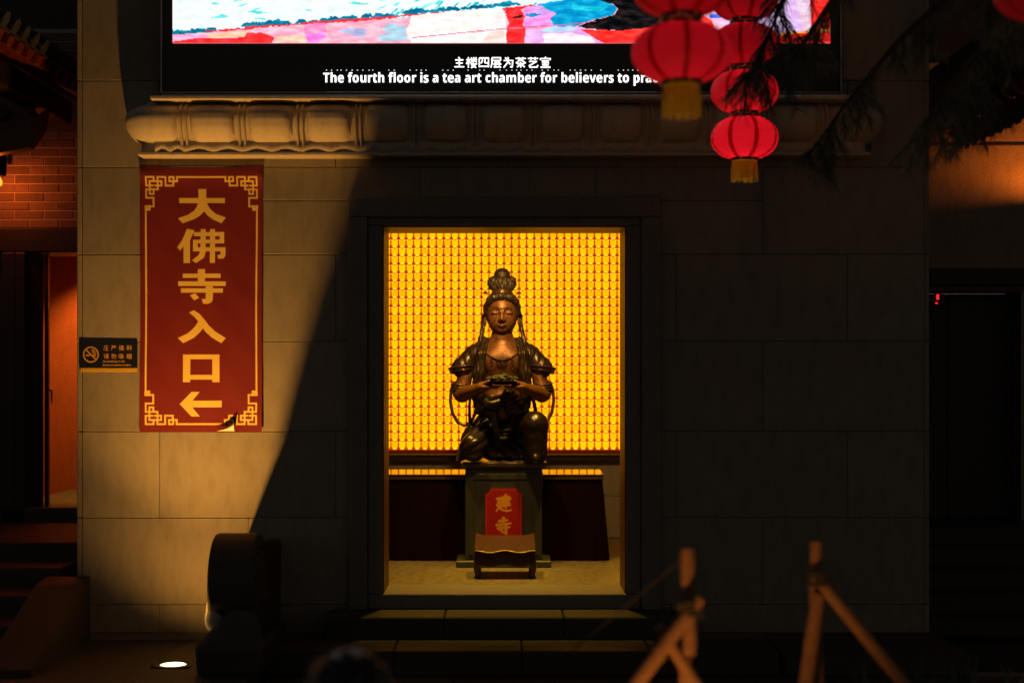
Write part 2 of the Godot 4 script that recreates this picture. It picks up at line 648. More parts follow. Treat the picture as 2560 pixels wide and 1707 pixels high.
func make_materials() -> void:
	var speck := noise_tex(3, 0.09, [[0.0, grey(0.62)], [0.38, grey(0.86)], [0.55, grey(0.95)], [0.75, grey(1.0)], [1.0, grey(0.74)]], 512, 5)
	var coarse := noise_tex(8, 0.022, [[0.0, grey(0.90)], [0.42, grey(0.97)], [0.6, grey(1.0)], [1.0, grey(0.94)]], 512, 5)
	var pits := noise_tex(11, 0.12, [[0.0, grey(0.0)], [0.5, grey(0.5)], [1.0, grey(1.0)]], 512, 4)
	var grain := noise_tex(21, 0.02, [[0.0, grey(0.6)], [0.5, grey(0.9)], [1.0, grey(1.0)]], 512, 5)
	var smudge := noise_tex(31, 0.016, [[0.0, grey(0.45)], [0.5, grey(0.75)], [1.0, grey(1.0)]], 512, 5)
	for i in 4:
		var k: float = [1.0, 0.90, 1.07, 0.95][i]
		stained(paint("stone_%d" % i, 0.36 * k, 0.31 * k, 0.235 * k, 0.78, 0.0, speck, 3.4, pits, 0.12), coarse, 0.55)
	paint("mortar", 0.26, 0.225, 0.18, 0.95)
	stained(paint("carved_stone", 0.66, 0.56, 0.43, 0.72, 0.0, speck, 3.2, pits, 0.1), coarse, 0.9)
	stained(paint("casing_stone", 0.22, 0.20, 0.17, 0.6, 0.0, speck, 3.0, pits, 0.06), coarse, 0.7)
	stained(paint("step_stone", 0.060, 0.052, 0.043, 0.6, 0.0, speck, 3.0, pits, 0.08), coarse, 0.8)
	for i in 3:
		var k: float = [1.0, 0.85, 1.15][i]
		stained(paint("paving_%d" % i, 0.075 * k, 0.066 * k, 0.058 * k, 0.55, 0.0, speck, 2.2, pits, 0.1), coarse, 0.6)
	stained(paint("drum_granite", 0.07, 0.062, 0.055, 0.6, 0.0, speck, 3.0, pits, 0.1), coarse, 0.8)
	paint("soil", 0.05, 0.04, 0.03, 0.95, 0.0, speck, 3.0, pits, 0.4)
	stained(paint("room_floor", 0.30, 0.25, 0.15, 0.35, 0.0, grain, 1.4, pits, 0.02), coarse, 0.8)
	stained(paint("room_wall", 0.42, 0.36, 0.26, 0.7, 0.0, speck, 2.0, pits, 0.05), coarse, 0.6)
	paint("frame_wood", 0.24, 0.085, 0.03, 0.5, 0.0, grain, 3.0)
	paint("gilt", 0.45, 0.28, 0.07, 0.35, 0.7, smudge, 4.0)
	paint("cell_back", 0.90, 0.26, 0.015, 0.35)
	paint("cell_side", 0.85, 0.36, 0.03, 0.35)
	paint("cell_rail", 0.70, 0.09, 0.008, 0.4)
	paint("panel_red", 0.25, 0.03, 0.01, 0.5)
	for i in 3:
		var k: float = [1.0, 0.82, 1.16][i]
		stained(paint("brick_%d" % i, 0.20 * k, 0.15 * k, 0.125 * k, 0.85, 0.0, speck, 5.0, pits, 0.2), coarse, 1.5)
	paint("lime_joint", 0.42, 0.38, 0.32, 0.9)
	stained(paint("plaster", 0.42, 0.34, 0.25, 0.85, 0.0, speck, 1.5, pits, 0.05), coarse, 0.5)
	stained(paint("red_plaster", 0.42, 0.11, 0.05, 0.8, 0.0, speck, 1.5, pits, 0.05), coarse, 0.5)
	paint("dark_wood", 0.035, 0.022, 0.016, 0.5, 0.0, grain, 3.0)
	paint("red_paint", 0.22, 0.022, 0.012, 0.45, 0.0, smudge, 3.0)
	paint("roof_tile", 0.05, 0.05, 0.052, 0.6, 0.0, smudge, 4.0)
	paint("black_metal", 0.012, 0.012, 0.013, 0.4, 0.6)
	paint("steel", 0.30, 0.30, 0.30, 0.3, 0.9)
	paint("brass", 0.45, 0.30, 0.09, 0.3, 0.9)
	paint("screen_black", 0.012, 0.013, 0.014, 0.35)
	# the statue
	paint("bronze_skin", 0.38, 0.16, 0.038, 0.45, 0.4, smudge, 5.0)
	paint("bronze_robe", 0.085, 0.052, 0.022, 0.33, 0.35, smudge, 6.0)
	paint("bronze_hair", 0.09, 0.06, 0.026, 0.42, 0.35, smudge, 7.0)
	paint("bronze_skirt", 0.035, 0.022, 0.011, 0.28, 0.3, smudge, 6.0)
	paint("bronze_trim", 0.11, 0.06, 0.03, 0.3, 0.6)
	paint("bronze_line", 0.03, 0.015, 0.008, 0.6)
	paint("bronze_beads", 0.055, 0.026, 0.014, 0.35, 0.4)
	paint("offering_green", 0.10, 0.13, 0.06, 0.5, 0.1, smudge, 8.0)
	# the shrine
	stained(paint("altar_stone", 0.055, 0.058, 0.036, 0.5, 0.0, speck, 3.0, pits, 0.06), coarse, 1.2)
	paint("altar_top", 0.09, 0.06, 0.035, 0.25, 0.0, grain, 3.0)
	paint("cloth_dark", 0.008, 0.0012, 0.0018, 0.9)
	M.cloth_dark.metallic_specular = 0.2
	paint("table_glass", 0.10, 0.07, 0.05, 0.06)
	paint("table_edge", 0.10, 0.055, 0.03, 0.4, 0.0, grain, 4.0)
	paint("lacquer", 0.035, 0.010, 0.007, 0.22)
	paint("leather", 0.10, 0.035, 0.02, 0.45, 0.0, smudge, 6.0)
	paint("gold_thread", 0.55, 0.38, 0.10, 0.4, 0.5)
	# outdoors
	paint("log", 0.30, 0.155, 0.075, 0.8, 0.0, grain, 5.0, pits, 0.3)
	paint("rope", 0.035, 0.032, 0.03, 0.9)
	paint("bark", 0.07, 0.055, 0.045, 0.9, 0.0, smudge, 4.0, pits, 0.8)
	var needle := paint("needle", 0.085, 0.11, 0.085, 0.55)
	needle.backlight_enabled = true
	needle.backlight = Color(0.10, 0.14, 0.07)
	var blade := paint("blade", 0.07, 0.11, 0.05, 0.45)
	blade.backlight_enabled = true
	blade.backlight = Color(0.12, 0.2, 0.06)
	var silk := paint("lantern_silk", 0.52, 0.016, 0.035, 0.55)
	silk.backlight_enabled = true
	silk.backlight = Color(0.95, 0.13, 0.28)
	var rib := paint("lantern_rib", 0.36, 0.006, 0.010, 0.7)
	rib.backlight_enabled = true
	rib.backlight = Color(0.85, 0.02, 0.05)
	paint("lantern_collar", 0.03, 0.022, 0.012, 0.4, 0.3)
	paint("lantern_gold", 0.55, 0.36, 0.04, 0.35, 0.6)
	var fringe := paint("fringe", 0.88, 0.72, 0.05, 0.6)
	fringe.backlight_enabled = true
	fringe.backlight = Color(0.80, 0.68, 0.10)
	paint("white_plug", 0.7, 0.7, 0.68, 0.4)
	paint("hair", 0.012, 0.010, 0.010, 0.38)
	paint("jacket", 0.02, 0.022, 0.03, 0.85)
	paint("skin_tone", 0.42, 0.24, 0.16, 0.55)
	paint("trousers", 0.03, 0.03, 0.035, 0.85)
	paint("paper_back", 0.65, 0.60, 0.50, 0.7)
	paint("bulb_glass", 0.8, 0.8, 0.8, 0.2)

# ---------------------------------------------------------------- ground

func build_ground() -> void:
	var g := structure("ground")
	part(g, "soil", span(-40, 40, -0.4, -0.03, -60, 40), M.soil)
	# paving of the square, slab by slab, running on beyond the camera
	var pave := structure("pavement")
	var shapes := []
	for k in 3:
		shapes.append(box(Vector3.ZERO, Vector3(0.594, 0.06, 0.594), 0.006))
	for iz in 13:
		for ix in 15:
			var x := (ix - 7) * 0.6 + (0.3 if iz % 2 else 0.0)
			part(pave, "paving_slab", shapes[0], M["paving_%d" % rng.randi_range(0, 2)], Vector3(x, -0.03 + rng.randf_range(-0.002, 0.002), 1.08 + iz * 0.6))
	part(pave, "bed", span(-12, 12, -0.06, -0.012, 0.6, 14), M.mortar)
	# two steps up to the shrine, the lower one long
	var steps := structure("steps")
	for k in 4:
		var x0 := -1.45 + k * 0.78
		part(steps, "lower_tread", span(x0 + 0.002, x0 + 0.778, 0.0, 0.15, 0.34, 0.774, 0.008), M.step_stone)
	for k in 3:
		var x0 := -1.14 + k * 0.76
		part(steps, "upper_tread", span(x0 + 0.002, x0 + 0.758, 0.0, 0.287, 0.012, 0.344, 0.008), M.step_stone)
	# the raised strip along the wall at the left, where the uplight is sunk
	var ter := structure("terrace")
	var ring := begin()
	# slabs leave a round hole for the fitting at x -1.982, z 0.88
	add_box(ring, Vector3(-2.65, 0.043, 0.76), Vector3(1.106, 0.088, 1.48), 0.006)
	part(ter, "terrace_slab", done(ring), M.paving_0)
	part(ter, "terrace_slab", span(-2.095, -1.46, 0.0, 0.088, 0.02, 0.765, 0.006), M.paving_2)
	part(ter, "terrace_slab", span(-2.095, -1.46, 0.0, 0.088, 0.995, 1.50, 0.006), M.paving_0)
	part(ter, "terrace_slab", span(-1.868, -1.46, 0.0, 0.088, 0.767, 0.993, 0.003), M.paving_2)
	part(ter, "right_strip", span(1.70, 2.83, 0.0, 0.13, 0.02, 0.78, 0.006), M.paving_1)
	# sloping flank of the stairs at the left alley
	var fl := structure("stair_flank")
	var st := begin()
	var zs := [0.0, 0.25, 1.25]
	var ys := [0.50, 0.48, 0.13]
	for i in 2:
		for sgn: float in [-1.0, 1.0]:
			var x := -2.86 + sgn * 0.14
			quad(st, Vector3(x, 0, zs[i]), Vector3(x, ys[i], zs[i]), Vector3(x, ys[i + 1], zs[i + 1]), Vector3(x, 0, zs[i + 1]), Vector3(sgn, 0, 0))
		quad(st, Vector3(-3.0, ys[i], zs[i]), Vector3(-2.72, ys[i], zs[i]), Vector3(-2.72, ys[i + 1], zs[i + 1]), Vector3(-3.0, ys[i + 1], zs[i + 1]), Vector3.UP)
	quad(st, Vector3(-3.0, 0, 1.25), Vector3(-2.72, 0, 1.25), Vector3(-2.72, 0.13, 1.25), Vector3(-3.0, 0.13, 1.25), Vector3.BACK)
	part(fl, "flank_stone", done(st), M.drum_granite)
	# stairs up the left alley and the right alley
	for side: float in [-1.0, 1.0]:
		var al := structure("alley_steps")
		for k in 5:
			var y := 0.12 + k * 0.125
			var run := 0.45 if side < 0 else 0.36
			var zf := (0.9 if side < 0 else -0.55) - k * run
			var zb := zf - run if k < 4 else -4.0
			var x0 := -4.95 if side < 0 else 2.83
			part(al, "alley_step", span(x0, x0 + (1.9 if side < 0 else 2.25), 0.0, y, zb, zf - 0.002, 0.01), M.step_stone)

# ---------------------------------------------------------------- the stone front

const COURSES := [0.13, 0.316, 0.885, 1.452, 2.043, 2.613, 3.185, 3.752, 4.319, 4.886, 5.453, 6.02, 6.59]

func build_temple() -> void:
	var t := thing("temple_front", "grey granite temple front with a lit shrine doorway and lotus cornice", "building")
	part(t, "wall_core", span(-2.80, -0.80, 0.0, 6.6, -0.45, -0.028), M.mortar)
	part(t, "wall_core", span(0.805, 2.79, 0.0, 6.6, -0.45, -0.028), M.mortar)
	part(t, "wall_core", span(-0.80, 0.805, 2.80, 6.6, -0.45, -0.028), M.mortar)
	part(t, "side_wall", span(-2.80, -2.0, 0.0, 6.6, -5.0, -0.452), M.stone_1)
	part(t, "side_wall", span(2.0, 2.79, 0.0, 6.6, -5.0, -0.452), M.stone_3)
	# cladding: large slabs in running bond, cut round the doorway
	var cut := Rect2(-0.985, 0.29, 1.98, 2.675)
	for i in COURSES.size() - 1:
		var y0: float = COURSES[i]
		var y1: float = COURSES[i + 1]
		var xs: Array = [-2.772, -2.265, -1.09, 0.09, 1.10, 2.257, 2.762] if i % 2 == 0 else [-2.772, -1.68, -0.55, 0.60, 1.70, 2.762]
		if i == 1 or i == 3 or i == 5:
			xs = [-2.772, -1.68, -0.55, 0.60, 1.70, 2.762]
		if i == 2 or i == 4 or i == 6:
			xs = [-2.772, -2.265, -1.105, 0.03, 1.13, 2.257, 2.762]
		for k in xs.size() - 1:
			for r: Rect2 in minus(Rect2(xs[k], y0, xs[k + 1] - xs[k], y1 - y0), cut):
				if r.size.x < 0.02 or r.size.y < 0.02:
					continue
				part(t, "wall_slab", span(r.position.x + 0.0009, r.end.x - 0.0009, r.position.y + 0.0011, r.end.y - 0.0011, -0.03, rng.randf_range(-0.001, 0.001), 0.0042), M["stone_%d" % rng.randi_range(0, 3)])
		for x: float in [-2.79, 2.778]:
			part(t, "corner_strip", span(x - 0.0155, x + 0.0155, y0 + 0.003, y1 - 0.003, -0.2, 0.0, 0.004), M["stone_%d" % rng.randi_range(0, 3)])
	# stone casing round the doorway in two steps
	var cas := group_part(t, "door_casing")
	part(cas, "jamb", span(-1.02, -0.895, 0.288, 2.853, -0.03, 0.055, 0.006), M.casing_stone)
	part(cas, "jamb", span(0.90, 1.025, 0.288, 2.853, -0.03, 0.055, 0.006), M.casing_stone)
	part(cas, "head", span(-1.02, 1.025, 2.855, 2.985, -0.03, 0.055, 0.006), M.casing_stone)
	part(cas, "inner_jamb", span(-0.893, -0.80, 0.388, 2.80, -0.45, 0.026, 0.005), M.casing_stone)
	part(cas, "inner_jamb", span(0.805, 0.898, 0.388, 2.80, -0.45, 0.026, 0.005), M.casing_stone)
	part(cas, "inner_head", span(-0.893, 0.898, 2.802, 2.853, -0.45, 0.026, 0.005), M.casing_stone)
	part(cas, "wood_lining", span(-0.798, 0.803, 2.792, 2.8015, -0.448, -0.012, 0.002), M.frame_wood)
	part(cas, "wood_lining", span(-0.7995, -0.790, 0.388, 2.790, -0.448, -0.012, 0.002), M.frame_wood)
	part(cas, "wood_lining", span(0.795, 0.8045, 0.388, 2.790, -0.448, -0.012, 0.002), M.frame_wood)
	part(cas, "sill", span(-0.893, 0.898, 0.288, 0.386, -0.45, 0.010, 0.006), M.casing_stone)
	# the room behind
	var room := group_part(t, "shrine_room")
	part(room, "floor", span(-1.998, 1.998, 0.20, 0.385, -3.5, -0.452), M.room_floor)
	part(room, "ceiling", span(-1.998, 1.998, 3.35, 3.5, -3.5, -0.452), M.room_wall)
	part(room, "front_return", span(-1.998, 1.998, 2.86, 3.348, -0.56, -0.454), M.room_wall)
	# back wall and side walls in slabs
	for r in 8:
		var y0 := 0.387 + r * 0.37
		for c in 5:
			var x0 := -1.99 + c * 0.8 - (0.4 if r % 2 else 0.0)
			var x1 := minf(x0 + 0.8, 1.99)
			x0 = maxf(x0, -1.99)
			if x1 - x0 > 0.05:
				part(room, "wall_tile", span(x0 + 0.002, x1 - 0.002, y0 + 0.002, y0 + 0.368, -3.42, -3.37, 0.003), M.room_wall)
		for s: float in [-1.0, 1.0]:
			for c in 4:
				var z0 := -3.36 + c * 0.727
				part(room, "wall_tile", span(s * 1.95, s * 1.985, y0 + 0.002, y0 + 0.368, z0 + 0.002, z0 + 0.725, 0.003), M.room_wall)
	part(room, "backing", span(-1.998, 1.998, 0.385, 3.35, -3.6, -3.425), M.mortar)

func minus(r: Rect2, c: Rect2) -> Array:
	if not r.intersects(c):
		return [r]
	var out := []
	var y0 := maxf(r.position.y, c.position.y)
	var y1 := minf(r.end.y, c.end.y)
	if r.position.y < c.position.y:
		out.append(Rect2(r.position.x, r.position.y, r.size.x, c.position.y - r.position.y))
	if r.end.y > c.end.y:
		out.append(Rect2(r.position.x, c.end.y, r.size.x, r.end.y - c.end.y))
	if r.position.x < c.position.x:
		out.append(Rect2(r.position.x, y0, c.position.x - r.position.x, y1 - y0))
	if r.end.x > c.end.x:
		out.append(Rect2(c.end.x, y0, r.end.x - c.end.x, y1 - y0))
	return out

# offset of the cornice's bulge from its inner line at a height
const SWELL := [[3.60, 0.06], [3.575, 0.09], [3.545, 0.138], [3.505, 0.165], [3.46, 0.167], [3.41, 0.152], [3.36, 0.126], [3.325, 0.106], [3.30, 0.101], [3.262, 0.095]]

func swell(y: float) -> float:
	for i in SWELL.size() - 1:
		if y <= SWELL[i][0] and y >= SWELL[i + 1][0]:
			var t: float = (SWELL[i][0] - y) / (SWELL[i][0] - SWELL[i + 1][0])
			return lerpf(SWELL[i][1], SWELL[i + 1][1], t)
	return 0.06 if y > 3.5 else 0.095

func build_cornice() -> void:
	var t: Node3D = get_node("temple_front")
	var c := group_part(t, "lotus_cornice")
	var X := 2.255
	var Z := 0.05
	# the core, swept round three sides
	var st := begin()
	for i in SWELL.size() - 1:
		var y0: float = SWELL[i][0]
		var y1: float = SWELL[i + 1][0]
		var o0: float = SWELL[i][1]
		var o1: float = SWELL[i + 1][1]
		st.set_smooth_group(5)
		quad(st, Vector3(-X, y0, Z + o0), Vector3(X, y0, Z + o0), Vector3(X, y1, Z + o1), Vector3(-X, y1, Z + o1), Vector3(0, 0, 1))
		for s: float in [-1.0, 1.0]:
			st.set_smooth_group(7 + int(s))
			quad(st, Vector3(s * (X + o0), y0, -0.03), Vector3(s * (X + o0), y0, Z), Vector3(s * (X + o1), y1, Z), Vector3(s * (X + o1), y1, -0.03), Vector3(s, 0, 0))
	part(c, "core", done(st), M.carved_stone)
	for s: float in [-1.0, 1.0]:
		var q := begin()
		var prof := []
		for i in 17:
			var v := (float(i) / 16.0) * 2.0 - 1.0
			var y := 3.448 + v * 0.122
			prof.append(Vector2(swell(y) + 0.050 * sqrt(maxf(0.0, 1.0 - pow(absf(v), 3.0))), y))
		var lower := []
		for y: float in [3.262, 3.30, 3.327]:
			lower.append(Vector2(swell(y) + (0.022 if y < 3.28 else 0.0), y))
		var upper := []
		for y: float in [3.568, 3.60]:
			upper.append(Vector2(swell(y), y))
		var a0 := PI / 2 if s < 0 else 0.0
		add_lathe(q, lower, 10, Vector3(s * X, 0, Z), a0, a0 + PI / 2)
		add_lathe(q, upper, 10, Vector3(s * X, 0, Z), a0, a0 + PI / 2)
		add_lathe(q, prof, 16, Vector3(s * X, 0, Z), a0 - 0.1, a0 + PI / 2 + 0.1)
		# the corner petal's face runs on a little way along the front
		var fg := []
		for i in 17:
			var v := (float(i) / 16.0) * 2.0 - 1.0
			var y := 3.448 + v * 0.122
			var row := []
			for k in 9:
				var u := k / 8.0
				row.append(Vector3(s * (X - u * 0.150), y, Z + swell(y) + 0.050 * sqrt(maxf(0.0, 1.0 - pow(absf(v), 3.0) - pow(u, 6.0)))))
			fg.append(row)
		add_sheet(q, fg, Vector3(0, 0, 1))
		part(c, "corner_petal", done(q), M.carved_stone)
	# petals: domed shells on the swell, with a narrow petal standing behind each gap
	var dome := begin()
	var g := []
	for j in 23:
		var row := []
		var v := (j / 22.0) * 2.0 - 1.0
		var y := 3.448 - v * 0.126
		for i in 23:
			var u := (i / 22.0) * 2.0 - 1.0
			var e := pow(absf(u), 5.0) + pow(absf(v), 4.5 if v < 0 else 3.0)
			var lift := 0.068 * pow(maxf(0.0, 1.0 - e), 0.55) - (0.0 if e < 1.0 else 0.008)
			row.append(Vector3(u * 0.143, y, Z + swell(y) + lift))
		g.append(row)
	add_sheet(dome, g, Vector3(0, 0, 1))
	var petal := done(dome)
	# the narrow petal: two upright fillets with a groove between
	var ridge := begin()
	for s: float in [-1.0, 1.0]:
		var rg := []
		for j in 15:
			var row := []
			var y := 3.574 - 0.275 * j / 14.0
			for i in 7:
				var u := (i / 6.0) * 2.0 - 1.0
				row.append(Vector3(s * 0.0165 + u * 0.0115, y, Z + swell(y) - 0.004 + 0.032 * pow(maxf(0.0, 1.0 - u * u), 0.45)))
			rg.append(row)
		add_sheet(ridge, rg, Vector3(0, 0, 1))
	var ridge_m := done(ridge)
	# curled leaf tips along the lower lip
	var tip := begin()
	var tg := []
	for j in 9:
		var row := []
		var v := j / 8.0
		for i in 25:
			var u := (i / 24.0) * 2.0 - 1.0
			var wave := 0.5 + 0.5 * cos(u * TAU)
			row.append(Vector3(u * 0.187, 3.332 - v * (0.056 + 0.014 * wave), Z + 0.104 + 0.016 * sin(v * PI * 0.9) + 0.012 * wave * v - 0.010 * v))
		tg.append(row)
	add_sheet(tip, tg, Vector3(0, -0.2, 1))
	var tip_m := done(tip)
	for k in range(-5, 6):
		part(c, "petal", petal, M.carved_stone, Vector3(k * 0.3753, rng.randf_range(-0.002, 0.002), 0))
		part(c, "petal_tip", tip_m, M.carved_stone, Vector3(k * 0.3753, 0, 0))
	for k in range(-6, 6):
		part(c, "petal_ridge", ridge_m, M.carved_stone, Vector3((k + 0.5) * 0.3753, 0, 0))
	for s: float in [-1.0, 1.0]:
		part(c, "petal_tip", tip_m, M.carved_stone, Vector3(s * 2.158, 0, 0)).scale = Vector3(0.52, 1.0, 1.0)
	part(c, "top_fillet", span(-X - 0.005, X + 0.005, 3.578, 3.603, -0.03, 0.292, 0.006), M.carved_stone)
	part(c, "top_slope", span(-X + 0.02, X - 0.02, 3.603, 3.650, -0.03, 0.10, 0.01), M.carved_stone)
	part(c, "lower_fillet", span(-X - 0.115, X + 0.115, 3.240, 3.261, -0.03, Z + 0.112, 0.004), M.carved_stone)

# ---------------------------------------------------------------- the buildings in the alleys on either side

func build_side_buildings() -> void:
	# left: brick gable wall with a doorway into an orange-lit passage
	var b := thing("brick_building", "dark brick side building behind the left corner with an orange-lit doorway", "building")
	part(b, "mortar_bed", span(-5.6, -3.0, 3.02, 4.66, -2.9, -2.512), M.lime_joint)
	part(b, "upper_wall", span(-7.0, -2.83, 4.665, 8.0, -3.2, -2.55), M.dark_wood)
	var brick := box(Vector3.ZERO, Vector3(0.240, 0.066, 0.10), 0.004)
	var rows := 22
	for r in rows:
		for k in 11:
			var x := -5.5 + k * 0.246 + (0.123 if r % 2 else 0.0)
			if x < -4.9 or x > -3.1:
				continue
			part(b, "brick", brick, M["brick_%d" % rng.randi_range(0, 2)], Vector3(x + rng.randf_range(-0.002, 0.002), 3.06 + r * 0.073, -2.555 + rng.randf_range(-0.002, 0.003)))
	part(b, "lintel_beam", span(-5.6, -3.0, 2.82, 3.018, -2.9, -2.42, 0.01), M.dark_wood)
	part(b, "wall_left", span(-5.6, -4.10, 0.6, 2.818, -2.9, -2.5, 0.01), M.dark_wood)
	var door := group_part(b, "door_leaf", Vector3(-3.80, 0.72, -2.45))
	part(door, "leaf", box(Vector3(-0.10, 1.05, -0.02), Vector3(0.24, 2.09, 0.045), 0.004, Basis(Vector3.UP, 0.5)), M.dark_wood)
	part(door, "stile", box(Vector3(0.045, 1.05, -0.06), Vector3(0.03, 2.09, 0.05), 0.004), M.dark_wood)
	part(door, "handle", tube([Vector3(0.06, 0.98, -0.03), Vector3(0.10, 0.97, 0.0), Vector3(0.10, 0.87, 0.0)], [0.008, 0.008, 0.006], 6), M.black_metal)
	part(b, "door_frame", span(-4.10, -3.90, 0.6, 2.818, -2.75, -2.40, 0.01), M.dark_wood)
	part(b, "passage_wall", span(-4.4, -2.82, 0.6, 3.0, -4.45, -4.40), M.red_plaster)
	part(b, "passage_wall", span(-2.9, -2.82, 0.6, 3.0, -4.39, -2.6), M.red_plaster)
	part(b, "passage_wall", span(-4.45, -4.40, 0.6, 3.0, -4.40, -2.92), M.plaster)
	part(b, "passage_ceiling", span(-4.4, -2.82, 3.02, 3.1, -4.45, -2.92), M.plaster)
	part(b, "door_sill", span(-4.10, -2.82, 0.60, 0.74, -4.39, -2.40, 0.01), M.step_stone)
	# eave of the hall at the left, running back beside the wall
	var eave := thing("tiled_eave", "black tiled eave with red rafters at the upper left, running back along the alley", "eave", Vector3(-3.55, 4.0, 0))
	part(eave, "tie_beam", span(-0.10, 0.06, -0.16, 0.02, -2.3, 3.0, 0.01), M.dark_wood)
	for k in 26:
		var z := -2.2 + k * 0.2
		part(eave, "rafter", box(Vector3(0.05, 0.10, z), Vector3(0.86, 0.075, 0.085), 0.006, Basis(Vector3.BACK, -0.42)), M.red_paint)
	part(eave, "roof_board", box(Vector3(0.02, 0.165, 0.4), Vector3(0.95, 0.03, 5.4), 0.004, Basis(Vector3.BACK, -0.42)), M.dark_wood)
	var til := begin()
	add_tube(til, [Vector3(-0.45, 0, 0), Vector3(0.5, 0, 0)], [0.055, 0.055], 8)
	var tile_row := done(til)
	for k in 26:
		var o := part(eave, "tile_row", tile_row, M.roof_tile, Vector3(0.02, 0.22, -2.2 + k * 0.2))
		o.basis = Basis(Vector3.BACK, -0.42)
	# carved bracket under the eave
	var br := thing("carved_bracket", "red painted carved bracket arm under the upper left eave", "bracket", Vector3(-3.62, 3.86, -1.5))
	part(br, "arm", slab(PackedVector2Array([Vector2(-0.35, 0.16), Vector2(-0.10, 0.12), Vector2(0.02, 0.05), Vector2(0.10, -0.10), Vector2(0.17, -0.05), Vector2(0.14, -0.20), Vector2(0.05, -0.33), Vector2(-0.10, -0.36), Vector2(-0.22, -0.38), Vector2(-0.30, -0.22), Vector2(-0.38, -0.20)]), -0.06, 0.06), M.red_paint)
	part(br, "scroll", slab(PackedVector2Array([Vector2(-0.40, -0.02), Vector2(-0.14, -0.03), Vector2(-0.08, -0.08), Vector2(-0.14, -0.13), Vector2(-0.40, -0.12)]), 0.062, 0.10), M.dark_wood)
	# lamp beneath it, at the edge of the picture
	var lp := thing("alley_lamp", "glowing orange wall lamp on the brick wall at the left edge", "lamp", Vector3(-4.06, 3.40, -2.2))
	part(lp, "lamp_body", lathe([Vector2(0.03, -0.12), Vector2(0.07, -0.10), Vector2(0.075, 0.02), Vector2(0.04, 0.08), Vector2(0.0, 0.09)], 14), M.black_metal, Vector3(0, 0.12, 0))
	part(lp, "bulb", lathe([Vector2(0.0, -0.05), Vector2(0.035, -0.03), Vector2(0.04, 0.0), Vector2(0.02, 0.04), Vector2(0.0, 0.05)], 12), glow("alley_bulb", 1.0, 0.22, 0.02, 3.0), Vector3(0, -0.03, 0))
	part(lp, "arm", tube([Vector3(0, 0.18, 0), Vector3(0, 0.20, -0.15), Vector3(0, 0.16, -0.31)], [0.012, 0.012, 0.02], 6), M.black_metal)
	lamp_omni("alley_lamp_light", Vector3(-4.06, 3.37, -2.2), Color(1.0, 0.14, 0.015), 0.24, 0.04)
	# lamp of the passage behind the door
	var pl := thing("passage_lamp", "small square ceiling lamp at the top of the left lit doorway", "lamp", Vector3(-3.42, 2.93, -3.95))
	part(pl, "housing", box(Vector3(0, 0.055, 0), Vector3(0.16, 0.05, 0.16), 0.006), M.black_metal)
	part(pl, "diffuser", box(Vector3(0, 0.015, 0), Vector3(0.12, 0.02, 0.12), 0.004), glow("passage_bulb", 1.0, 0.45, 0.1, 2.0))
	lamp_spot("passage_lamp_light", Vector3(-3.42, 2.92, -3.95), Vector3(-3.42, 1.92, -4.36), Color(1.0, 0.40, 0.05), 6.0, 62.0, 0.5, 0.05)
	# right: plastered wall, dark doorway
	var w := thing("plaster_building", "plastered side building behind the right corner with a dark doorway", "building")
	part(w, "wall", span(3.0, 5.8, 2.70, 4.4, -3.0, -2.60), M.plaster)
	part(w, "upper_wall", span(2.83, 7.0, 4.405, 8.0, -3.2, -2.62), M.dark_wood)
	part(w, "wall", span(4.28, 5.8, 0.6, 2.698, -3.0, -2.60), M.plaster)
	part(w, "picture_rail", span(3.0, 5.8, 3.715, 3.735, -2.60, -2.585, 0.003), M.dark_wood)
	part(w, "lintel_beam", span(3.0, 4.45, 2.56, 2.698, -2.95, -2.52, 0.01), M.dark_wood)
	part(w, "door_rail", span(3.0, 4.28, 2.50, 2.555, -2.80, -2.56, 0.006), M.red_paint)
	part(w, "door_leaf", span(3.0, 3.72, 0.62, 2.498, -2.84, -2.79, 0.006), M.dark_wood)
	part(w, "door_leaf", span(3.725, 4.28, 0.62, 2.498, -2.84, -2.79, 0.006), M.dark_wood)
	part(w, "threshold", span(3.0, 4.45, 0.45, 0.615, -2.95, -2.45, 0.01), M.dark_wood)
	# eave at the right
	var re := thing("tiled_eave", "black tiled eave edge at the upper right with a row of round tile ends", "eave", Vector3(3.62, 3.76, 0))
	var tilt := Basis(Vector3.BACK, -0.48)
	part(re, "eave_board", box(Vector3(0, 0, -0.55), Vector3(0.31, 0.05, 3.5), 0.006, tilt), M.roof_tile)
	part(re, "roof_field", box(Vector3(0.0, 0.22, -0.5), Vector3(0.62, 0.36, 3.5), 0.02, tilt), M.roof_tile)
	var cap := begin()
	add_lathe(cap, [Vector2(0.0, -0.02), Vector2(0.05, -0.02), Vector2(0.052, 0.0), Vector2(0.04, 0.015), Vector2(0.0, 0.012)], 12)
	var cap_m := done(cap)
	for k in 17:
		var z := -2.2 + k * 0.2
		var o := part(re, "tile_end", cap_m, M.red_paint, tilt * Vector3(-0.10, -0.035, 0) + Vector3(0, 0, z))
		o.basis = tilt * Basis(Vector3.RIGHT, PI)
		part(re, "drip_tile", box(tilt * Vector3(0.135, -0.045, 0) + Vector3(0, 0, z), Vector3(0.03, 0.05, 0.07), 0.006, tilt), M.red_paint)
	# wall lamp out of the picture that lights the plaster
	var rl := thing("bracket_lamp", "warm bowl lamp on the plaster wall at the right, just past the edge", "lamp", Vector3(4.52, 3.27, -2.18))
	part(rl, "bowl", lathe([Vector2(0.0, -0.09), Vector2(0.05, -0.08), Vector2(0.10, -0.03), Vector2(0.115, 0.008), Vector2(0.105, 0.008), Vector2(0.09, -0.025), Vector2(0.045, -0.07), Vector2(0.0, -0.08)], 18), M.black_metal)
